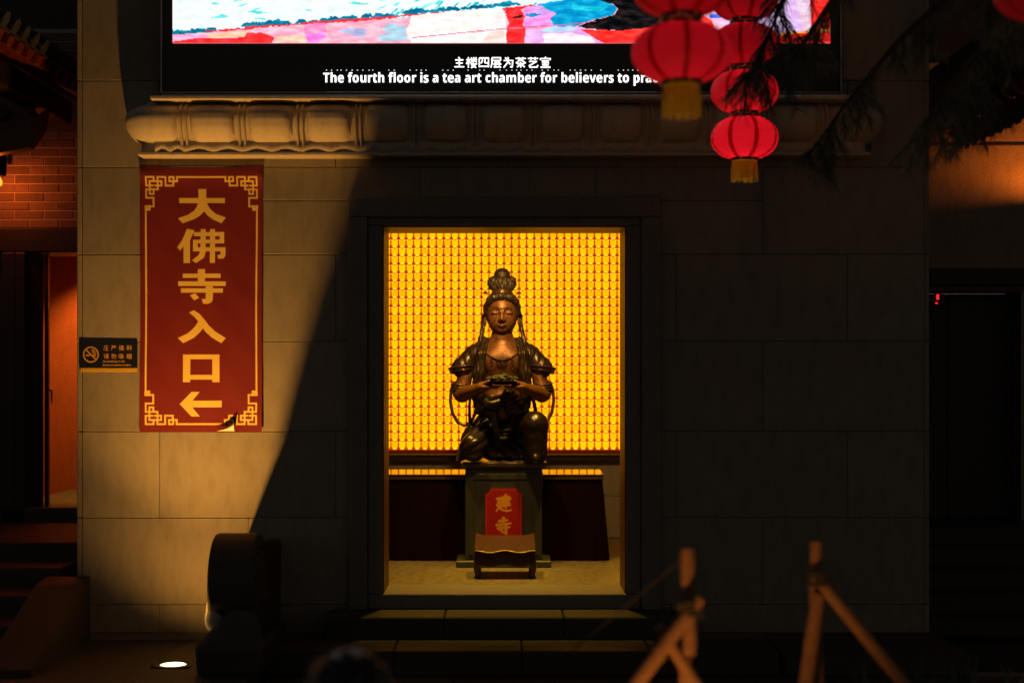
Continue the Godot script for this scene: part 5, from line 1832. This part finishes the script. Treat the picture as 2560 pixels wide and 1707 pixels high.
func build_uplight() -> void:
	var at := Vector3(-1.982, 0.088, 0.88)
	var u := thing("ground_uplight", "round glowing uplight sunk in the paving below the banner", "lamp", at)
	var ring := begin()
	add_lathe(ring, [Vector2(0.080, -0.004), Vector2(0.128, -0.004), Vector2(0.130, 0.003), Vector2(0.124, 0.005), Vector2(0.082, 0.005), Vector2(0.080, -0.004)], 36)
	part(u, "trim_ring", done(ring), M.black_metal)
	part(u, "housing", lathe([Vector2(0.0, -0.10), Vector2(0.07, -0.10), Vector2(0.085, 0.0), Vector2(0.082, 0.0), Vector2(0.066, -0.09), Vector2(0.0, -0.09)], 24), M.black_metal)
	part(u, "lens", lathe([Vector2(0.078, 0.000), Vector2(0.07, 0.004), Vector2(0.0, 0.006)], 36), glow("uplight_lens", 1.0, 0.78, 0.42, 3.0))
	# its reflector throws a strong upright beam and a weaker, wider one leaning to the wall
	var from := at + Vector3(0, 0.010, 0)
	lamp_spot("ground_uplight_beam", from, from + Vector3(0.039, 1.0, -0.183), Color(1.0, 0.46, 0.085), 12.6, 43.8, 1.0, 0.05)
	lamp_spot("ground_uplight_spill", from, from + Vector3(0.20, 1.0, -0.66), Color(1.0, 0.46, 0.085), 2.9, 59.6, 1.0, 0.05)

# ---------------------------------------------------------------- stone drum at the foot of the steps

func build_drum_stone() -> void:
	var d := thing("drum_stone", "dark carved stone drum on a flared base beside the uplight", "stone drum", Vector3(-1.60, 0.088, 0.0))
	var f := Field.new(Vector3(-0.32, -0.02, -0.06), Vector3(0.30, 0.82, 1.16), 0.014)
	f.block(Vector3(0.0, 0.325, 0.36), Vector3(0.118, 0.370, 0.38), 0.025, 0.01, Basis(Vector3.UP, -0.05) * Basis(Vector3.RIGHT, -0.10))
	f.drum(Vector3(-0.020, 0.474, 0.73), 0.298, 0.136, 0.020, 0.02)
	part(d, "drum", skin([f]), M.drum_granite)
	var sc := Field.new(Vector3(-0.24, 0.16, 0.78), Vector3(0.02, 0.54, 1.08), 0.009)
	sc.bone(Vector3(-0.118, 0.27, 0.92), Vector3(-0.108, 0.42, 0.95), 0.066, 0.052, 0.015)
	part(d, "scroll", skin([sc]), M.carved_stone)
	var b := Field.new(Vector3(-0.36, -0.02, 0.1), Vector3(0.34, 0.52, 1.32), 0.014)
	b.block(Vector3(0.01, 0.08, 0.70), Vector3(0.19, 0.08, 0.50), 0.02, 0.01)
	b.bone(Vector3(-0.08, 0.13, 1.08), Vector3(0.05, 0.24, 1.08), 0.105, 0.125, 0.10)
	part(d, "base", skin([b]), M.drum_granite)
	var bosses := begin()
	for i in 18:
		var a := TAU * i / 18
		add_ball(bosses, Vector3(0.124, 0.452 + sin(a) * 0.245, 0.73 + cos(a) * 0.245), Vector3(0.010, 0.014, 0.014), 7, 5)
	part(d, "boss_ring", done(bosses), M.drum_granite).set_meta("kind", "stuff")

# ---------------------------------------------------------------- red lanterns

func build_lanterns() -> void:
	var g := "red silk lanterns hung in strings"
	# near string
	lantern(Vector3(0.607, 2.925, 4.8), 0.173, 0.104, "large red lantern nearest the camera, lowest of its string with a gold fringe", g, true, 0.010, 0.0)
	lantern(Vector3(0.607, 3.152, 4.8), 0.173, 0.104, "red lantern cut by the top edge above the largest lantern", g, false, 0.008, 0.4)
	# far string
	lantern(Vector3(1.28, 3.083, 1.9), 0.182, 0.117, "lowest red lantern of the right string, with a short gold fringe", g, true, 0.026, 0.2)
	lantern(Vector3(1.28, 3.330, 1.9), 0.182, 0.117, "second red lantern from the bottom of the right string", g, false, 0.026, 0.9)
	lantern(Vector3(1.28, 3.577, 1.9), 0.182, 0.117, "third red lantern of the right string, half behind the large lantern", g, false, 0.014, 0.5)
	lantern(Vector3(1.28, 3.824, 1.9), 0.182, 0.117, "topmost red lantern of the right string, cut by the top edge", g, false, 0.012, 0.1)
	lantern(Vector3(1.86, 3.145, 4.8), 0.185, 0.110, "dim red lantern in the top right corner of the picture", g, false, 0.002, 0.3)

func lantern(c: Vector3, r: float, hh: float, label: String, group: String, fringed: bool, light: float, turn: float) -> void:
	var t := thing("red_lantern", label, "lantern", c, group)
	t.rotation.y = turn
	var hc := hh * 0.92
	var prof := func(v: float) -> float:            # radius at height v in -1..1
		return r * (0.40 + 0.60 * pow(maxf(0.0, 1.0 - pow(absf(v), 2.1)), 0.62))
	# silk: stretched between fine hoops, drawn in a little between the eight ribs
	var st := begin()
	var rows := 64
	var segs := 64
	var g := []
	for j in rows + 1:
		var v := j / float(rows) * 2.0 - 1.0
		var row := []
		for i in segs + 1:
			var a := TAU * i / segs
			var rr: float = prof.call(v) * (1.0 - 0.022 * absf(sin(a * 4.0))) * (1.0 + 0.0085 * (1.0 if j % 4 == 0 else (-0.7 if j % 4 == 2 else 0.0)))
			row.append(Vector3(cos(a) * rr, v * hc, sin(a) * rr))
		g.append(row)
	st.set_smooth_group(4)
	for j in rows:
		for i in segs:
			var a: Vector3 = g[j][i]
			quad(st, a, g[j][i + 1], g[j + 1][i + 1], g[j + 1][i], Vector3(a.x, 0.0001, a.z))
	part(t, "silk", done(st), M.lantern_silk)
	for k in 8:
		var a := TAU * k / 8
		var pts := []
		for j in 15:
			var v := j / 14.0 * 2.0 - 1.0
			var rr: float = prof.call(v) * 0.965
			pts.append(Vector3(cos(a) * rr, v * hc, sin(a) * rr))
		var rs := begin()
		var rgrid := []
		for p: Vector3 in pts:
			var w := Vector3(-sin(a), 0, cos(a)) * (0.011 * r / 0.173)
			rgrid.append([p - w, p, p + w])
		add_sheet(rs, rgrid, Vector3(cos(a), 0, sin(a)))
		part(t, "rib", done(rs), M.lantern_rib)
	for s: float in [-1.0, 1.0]:
		var col := begin()
		var cr := r * 0.405
		add_lathe(col, [Vector2(cr * 0.9, -0.010), Vector2(cr, -0.009), Vector2(cr, 0.009), Vector2(cr * 0.9, 0.010)], 24, Vector3(0, s * (hc + 0.004), 0))
		part(t, "collar", done(col), M.lantern_collar)
		var gold := begin()
		for k in 7:
			var a := TAU * k / 7 + 0.4
			add_box(gold, Vector3(cos(a) * cr * 1.004, s * (hc + 0.004), sin(a) * cr * 1.004), Vector3(0.012, 0.016, 0.003), 0.0, Basis(Vector3.UP, -a + PI / 2))
		part(t, "gold_marks", done(gold), M.lantern_gold).set_meta("kind", "stuff")
	part(t, "plug", box(Vector3(-r * 0.42, hc + 0.006, r * 0.10).rotated(Vector3.UP, -turn), Vector3(0.012, 0.019, 0.012), 0.003), M.white_plug)
	if fringed:
		var fr := begin()
		var fr_r := r * 0.345
		for k in 150:
			var a := TAU * k / 150 + rng.randf_range(-0.02, 0.02)
			var rr := fr_r * rng.randf_range(0.86, 1.06)
			var top := Vector3(cos(a) * fr_r, -hc - 0.012, sin(a) * fr_r)
			var bot := Vector3(cos(a) * rr * 1.10, -hc - rng.randf_range(0.105, 0.128), sin(a) * rr * 1.10)
			add_tube(fr, [top, top.lerp(bot, 0.5) + Vector3(cos(a), 0, sin(a)) * 0.003, bot], [0.0022, 0.0022, 0.0014], 4, false)
		part(t, "fringe", done(fr), M.fringe).set_meta("kind", "stuff")
	else:
		part(t, "wire", tube([Vector3(0, -hc - 0.02, 0), Vector3(0, hc + 0.02, 0)], [0.006], 6), M.black_metal)
	part(t, "bulb", lathe([Vector2(0.0, -0.028), Vector2(0.014, -0.020), Vector2(0.018, 0.0), Vector2(0.012, 0.018), Vector2(0.008, 0.03), Vector2(0.0, 0.03)], 12), glow("lantern_bulb", 1.0, 0.55, 0.40, 1.5), Vector3(0, 0.0, 0))
	lamp_omni("lantern_light", c, Color(1.0, 0.66, 0.42), light, 0.015)

# ---------------------------------------------------------------- conifer whose boughs hang in from the right

func needles(st: SurfaceTool, a: Vector3, b: Vector3, n: int, length: float, droop: float) -> void:
	for i in n:
		var t := rng.randf()
		var p := a.lerp(b, t)
		var d := Vector3(rng.randf_range(-1, 1), rng.randf_range(-1, 1), rng.randf_range(-1, 1)).normalized() * 0.75 + (b - a).normalized() * 0.55 + Vector3.DOWN * droop
		d = d.normalized() * length * rng.randf_range(0.6, 1.1)
		var w := d.cross(Vector3(rng.randf_range(-1, 1), rng.randf_range(-1, 1), rng.randf_range(-1, 1))).normalized() * 0.0015
		var m := p + d * 0.55 + Vector3.DOWN * length * 0.05
		var e := p + d + Vector3.DOWN * length * 0.22
		quad(st, p - w, p + w, m + w, m - w, Vector3(0, 0, 1))
		tri(st, m - w, m + w, e, Vector3(0, 0, 1))

func build_tree() -> void:
	var t := thing("conifer_tree", "dark drooping conifer with its boughs hanging in front of the screen at the upper right", "tree", Vector3(3.35, 0.0, 3.0))
	part(t, "trunk", tube([Vector3(0, -0.02, 0), Vector3(0.03, 1.2, 0), Vector3(-0.03, 2.8, 0.05), Vector3(0.02, 4.6, 0), Vector3(0, 6.0, 0)], [0.17, 0.13, 0.11, 0.08, 0.03], 12), M.bark)
	var base := Vector3(3.35, 0, 3.0)
	var boughs := [
		[[3.33, 4.55, 3.0], [2.5, 4.75, 2.7], [1.9, 4.45, 2.5], [1.50, 3.95, 2.45], [1.36, 3.62, 2.45], [1.24, 3.33, 2.45]],
		[[3.32, 4.3, 3.05], [2.6, 4.45, 2.9], [2.0, 4.1, 2.8], [1.66, 3.75, 2.7], [1.44, 3.42, 2.65], [1.16, 3.28, 2.6]],
		[[3.34, 3.9, 3.0], [2.75, 4.0, 2.8], [2.25, 3.75, 2.65], [1.92, 3.45, 2.6], [1.66, 3.14, 2.6], [1.46, 2.86, 2.6]],
		[[3.36, 3.6, 3.0], [2.9, 3.8, 2.9], [2.55, 3.62, 2.75], [2.3, 3.40, 2.7], [2.12, 3.16, 2.7], [2.02, 2.98, 2.7]],
		[[3.34, 4.9, 3.0], [2.6, 5.1, 2.7], [2.0, 4.8, 2.6], [1.7, 4.3, 2.5], [1.62, 3.9, 2.5]],
		[[3.36, 3.75, 3.0], [3.0, 3.95, 2.6], [2.72, 3.80, 2.4], [2.50, 3.55, 2.4], [2.36, 3.28, 2.4], [2.28, 3.05, 2.4]],
		[[3.36, 4.05, 3.0], [3.0, 4.20, 3.3], [2.62, 4.0, 3.4], [2.40, 3.72, 3.4], [2.26, 3.46, 3.4]],
		[[3.34, 4.2, 3.1], [3.0, 4.3, 3.2], [2.6, 4.05, 3.1], [2.35, 3.75, 3.1], [2.2, 3.5, 3.1]],
	]
	for e in boughs:
		var pts := []
		for p in e:
			pts.append(Vector3(p[0], p[1], p[2]) - base)
		var limb := part(t, "limb", tube(pts, [0.05, 0.032, 0.022, 0.014, 0.009, 0.004], 7), M.bark)
		var st := begin()
		var tw := begin()
		for i in range(1, pts.size() - 1):
			for k in 11:
				var p: Vector3 = (pts[i] as Vector3).lerp(pts[i + 1], (k + rng.randf()) / 11.0)
				var out := ((pts[i + 1] as Vector3) - (pts[i] as Vector3)).normalized()
				var d := out * rng.randf_range(0.1, 0.6) + Vector3(rng.randf_range(-0.8, 0.8), rng.randf_range(-0.9, 0.1), rng.randf_range(-0.6, 0.6))
				var q := p + d.normalized() * rng.randf_range(0.10, 0.24) + Vector3.DOWN * 0.04
				add_tube(tw, [p, p.lerp(q, 0.5) + Vector3(0, 0.012, 0), q], [0.004, 0.003, 0.0015], 4, false)
				needles(st, p, q, 84, 0.085, 0.45)
		part(limb, "twigs", done(tw), M.bark).set_meta("kind", "stuff")
		part(limb, "needles", done(st), M.needle).set_meta("kind", "stuff")

# ---------------------------------------------------------------- tree stakes in the foreground

func log_tube(a: Vector3, b: Vector3, r: float) -> ArrayMesh:
	var pts := []
	var radii := []
	for i in 9:
		var t := i / 8.0
		pts.append(a.lerp(b, t) + Vector3(rng.randf_range(-1, 1), 0, rng.randf_range(-1, 1)) * r * 0.08)
		radii.append(r * rng.randf_range(0.94, 1.05))
	radii[0] *= 0.86
	radii[8] *= 0.86
	var st := begin()
	add_tube(st, pts, radii, 14)
	for k in 5:          # stubs of cut side branches
		var t := rng.randf_range(0.1, 0.9)
		var p := a.lerp(b, t)
		var side := (b - a).cross(Vector3(rng.randf_range(-1, 1), 0.2, rng.randf_range(-1, 1))).normalized()
		add_tube(st, [p + side * r * 0.7, p + side * r * 1.18], [r * 0.34, r * 0.24], 8)
	return done(st)

func build_stakes() -> void:
	var s := thing("tree_stake", "orange lit log tripod stake in the foreground, left of the two", "tree stake", Vector3(0.545, 0, 5.5))
	part(s, "post", log_tube(Vector3(-0.004, 1.315, 0.0), Vector3(0.006, 1.0, -0.01), 0.0215), M.log)
	part(s, "brace", log_tube(Vector3(0.028, 1.175, 0.035), Vector3(-0.86, 0.0, 0.12), 0.0225), M.log)
	part(s, "brace", log_tube(Vector3(-0.085, 1.08, -0.03), Vector3(0.62, 0.0, -0.16), 0.020), M.log)
	part(s, "brace", log_tube(Vector3(0.00, 1.12, -0.04), Vector3(0.06, 0.0, -0.75), 0.020), M.log)
	for k in 4:
		var y := 1.115 + k * 0.013
		part(s, "binding", tube([Vector3(-0.034, y, 0.03), Vector3(0.0, y + 0.012, 0.067), Vector3(0.040, y + 0.006, 0.03), Vector3(0.0, y - 0.004, -0.034), Vector3(-0.034, y, 0.03)], [0.0055], 6, false), M.rope)
	var r := thing("tree_stake", "log tripod stake in the foreground, right of the two, with grass at its feet", "tree stake", Vector3(1.024, 0, 5.0))
	part(r, "post", log_tube(Vector3(0.0, 1.280, 0.0), Vector3(0.012, 0.0, -0.02), 0.0225), M.log)
	part(r, "brace", log_tube(Vector3(-0.002, 1.115, 0.05), Vector3(-0.19, 0.0, 0.16), 0.024), M.log)
	part(r, "brace", log_tube(Vector3(-0.012, 1.175, 0.05), Vector3(0.945, 0.0, 0.14), 0.0205), M.log)
	for k in 4:
		var y := 1.140 + k * 0.013
		part(r, "binding", tube([Vector3(-0.034, y, 0.04), Vector3(0.0, y + 0.010, 0.084), Vector3(0.040, y, 0.05), Vector3(0.0, y - 0.010, -0.036), Vector3(-0.034, y, 0.04)], [0.0055], 6, false), M.rope)
	var rope := []
	for i in 15:
		var t := i / 14.0
		rope.append(Vector3(lerpf(0.535, -0.95, t), lerpf(1.285, 0.01, t) - 0.05 * sin(PI * t), lerpf(5.47, 4.6, t)))
	tag(part(self, numbered("guy_rope"), tube(rope, [0.0022], 6), M.rope), "thin grey guy rope slanting down left from the left tree stake", "rope")
	# garden lamp at their feet, below the picture
	var at := Vector3(0.30, 0.0, 6.35)
	var l := thing("garden_lamp", "small spike garden lamp shining up at the tree stakes", "lamp", at)
	var aim := Vector3(0.45, 1.15, -1.1).normalized()
	part(l, "spike", tube([Vector3(0, -0.02, 0), Vector3(0, 0.16, 0)], [0.008, 0.010], 8), M.black_metal)
	part(l, "head", tube([Vector3(0, 0.18, 0) - aim * 0.05, Vector3(0, 0.18, 0) + aim * 0.05], [0.034, 0.042], 14), M.black_metal)
	part(l, "lens", tube([Vector3(0, 0.18, 0) + aim * 0.051, Vector3(0, 0.18, 0) + aim * 0.055], [0.036, 0.036], 14), glow("garden_lens", 1.0, 0.38, 0.08, 3.0))
	lamp_spot("garden_lamp_light", at + Vector3(0, 0.18, 0) + aim * 0.07, at + Vector3(0, 0.18, 0) + aim * 2.0, Color(1.0, 0.40, 0.08), 1.6, 30.0, 1.0, 0.035)

# ---------------------------------------------------------------- low plants at the lower right

func build_plants() -> void:
	var spots := [[1.26, 4.9, 1.06], [1.46, 4.7, 1.10], [1.72, 4.3, 1.0], [1.98, 3.9, 0.86], [2.2, 3.6, 0.74]]
	var lab := ["strap leaved plant at the foot of the right tree stake", "tall strap leaved plant just right of the right tree stake", "strap leaved plant third from the right tree stake", "strap leaved plant fourth from the right tree stake", "strap leaved plant farthest right by the right alley steps"]
	for k in spots.size():
		var e: Array = spots[k]
		var t := thing("strap_leaf_plant", lab[k], "plant", Vector3(e[0], 0, e[1]), "strap leaved plants in the lower right corner")
		for i in 26:
			var a := rng.randf() * TAU
			var hgt: float = e[2] * rng.randf_range(0.6, 1.08)
			var reach := rng.randf_range(0.08, 0.32)
			var dir := Vector3(cos(a), 0, sin(a))
			var sidew := Vector3(-sin(a), 0, cos(a))
			var st := begin()
			var g := []
			for j in 8:
				var v := j / 7.0
				var c := dir * (0.02 + reach * v * v) + Vector3.UP * hgt * (v - 0.25 * v * v * v)
				var w := 0.012 * (1.0 - pow(v, 3.0)) + 0.0008
				g.append([c - sidew * w + dir * 0.004 * (1.0 - v), c, c + sidew * w + dir * 0.004 * (1.0 - v)])
			add_sheet(st, g, dir + Vector3.UP * 0.4)
			part(t, "leaf", done(st), M.blade)

# ---------------------------------------------------------------- a person whose head shows at the lower edge

func build_person() -> void:
	var p := thing("person", "person with short black hair seen from behind at the bottom edge", "person", Vector3(-0.343, 0.0, 6.6))
	var f := Field.new(Vector3(-0.32, -0.01, -0.22), Vector3(0.32, 1.24, 0.22), 0.013)
	var H := 1.205
	f.egg(Vector3(0, H - 0.095, 0), Vector3(0.074, 0.092, 0.088), 0.02)
	f.egg(Vector3(0, H - 0.13, -0.03), Vector3(0.060, 0.068, 0.060), 0.02)
	f.egg(Vector3(0, H - 0.115, -0.092), Vector3(0.012, 0.018, 0.014), 0.01)
	f.bone(Vector3(0, H - 0.16, 0.01), Vector3(0, H - 0.24, 0.015), 0.042, 0.046, 0.02)
	f.bone(Vector3(0, 0.90, 0.01), Vector3(0, 0.66, 0.0), 0.095, 0.095, 0.05)
	f.egg(Vector3(0, 0.58, 0.0), Vector3(0.125, 0.10, 0.10), 0.05)
	for s: float in [-1.0, 1.0]:
		f.egg(Vector3(s * 0.078, H - 0.105, 0.005), Vector3(0.010, 0.022, 0.015), 0.006)
		f.bone(Vector3(s * 0.05, 0.93, 0.01), Vector3(s * 0.13, 0.90, 0.01), 0.05, 0.052, 0.04)
		f.bone(Vector3(s * 0.145, 0.89, 0.01), Vector3(s * 0.175, 0.70, 0.02), 0.046, 0.036, 0.02)
		f.bone(Vector3(s * 0.175, 0.70, 0.02), Vector3(s * 0.165, 0.54, -0.05), 0.036, 0.026, 0.02)
		f.bone(Vector3(s * 0.165, 0.54, -0.05), Vector3(s * 0.16, 0.49, -0.07), 0.025, 0.024, 0.015)
		for k in 4:
			f.bone(Vector3(s * 0.162, 0.485, -0.085 + k * 0.011), Vector3(s * 0.152, 0.44, -0.088 + k * 0.012), 0.0085, 0.0065, 0.004)
		f.bone(Vector3(s * 0.15, 0.50, -0.09), Vector3(s * 0.135, 0.465, -0.10), 0.009, 0.0075, 0.005)
		f.bone(Vector3(s * 0.065, 0.55, 0.0), Vector3(s * 0.075, 0.31, 0.0), 0.072, 0.050, 0.03)
		f.bone(Vector3(s * 0.075, 0.31, 0.0), Vector3(s * 0.075, 0.06, 0.015), 0.050, 0.034, 0.02)
		f.bone(Vector3(s * 0.075, 0.032, 0.02), Vector3(s * 0.080, 0.025, -0.09), 0.032, 0.026, 0.02)
	part(p, "body", skin([f]), M.skin_tone)
	var h := Field.new(Vector3(-0.14, H - 0.24, -0.14), Vector3(0.14, H + 0.05, 0.15), 0.008)
	h.egg(Vector3(0, H - 0.078, 0.012), Vector3(0.092, 0.092, 0.100), 0.02)
	h.egg(Vector3(0, H - 0.130, 0.045), Vector3(0.080, 0.070, 0.062), 0.02)
	part(p, "hair", skin([h], func(q: Vector3) -> float: return 0.0035 * sin(q.x * 150.0 + sin(q.z * 60.0) * 2.0)), M.hair)
	var tufts := begin()
	for i in 500:
		var d := Vector3(rng.randf_range(-1, 1), rng.randf_range(0.1, 1), rng.randf_range(-1, 1)).normalized()
		var c := Vector3(0, H - 0.078, 0.012) + d * Vector3(0.090, 0.090, 0.098)
		var e := c + (d + Vector3(rng.randf_range(-0.6, 0.6), -0.3, rng.randf_range(-0.6, 0.6))) * 0.020
		var w := d.cross(Vector3.UP).normalized() * 0.0012
		tri(tufts, c - w, c + w, e, Vector3(0, 0, 1))
	part(p, "hair_strands", done(tufts), M.hair).set_meta("kind", "stuff")
	var j := Field.new(Vector3(-0.32, 0.48, -0.20), Vector3(0.32, 1.02, 0.20), 0.013)
	j.bone(Vector3(0, 0.90, 0.01), Vector3(0, 0.60, 0.0), 0.112, 0.120, 0.05)
	j.egg(Vector3(0, 0.97, 0.015), Vector3(0.062, 0.03, 0.058), 0.02)
	for s: float in [-1.0, 1.0]:
		j.bone(Vector3(s * 0.05, 0.94, 0.01), Vector3(s * 0.135, 0.905, 0.01), 0.058, 0.062, 0.04)
		j.bone(Vector3(s * 0.148, 0.89, 0.01), Vector3(s * 0.178, 0.70, 0.02), 0.058, 0.048, 0.02)
		j.bone(Vector3(s * 0.178, 0.70, 0.02), Vector3(s * 0.168, 0.565, -0.04), 0.048, 0.038, 0.02)
	part(p, "jacket", skin([j], func(q: Vector3) -> float: return 0.003 * sin(q.y * 70.0 + q.x * 40.0)), M.jacket)
	var tr := Field.new(Vector3(-0.2, 0.05, -0.16), Vector3(0.2, 0.66, 0.16), 0.013)
	tr.egg(Vector3(0, 0.575, 0.0), Vector3(0.135, 0.085, 0.112), 0.04)
	for s: float in [-1.0, 1.0]:
		tr.bone(Vector3(s * 0.066, 0.54, 0.0), Vector3(s * 0.078, 0.30, 0.0), 0.082, 0.062, 0.02)
		tr.bone(Vector3(s * 0.078, 0.30, 0.0), Vector3(s * 0.077, 0.085, 0.015), 0.062, 0.052, 0.02)
	part(p, "trousers", skin([tr]), M.trousers)
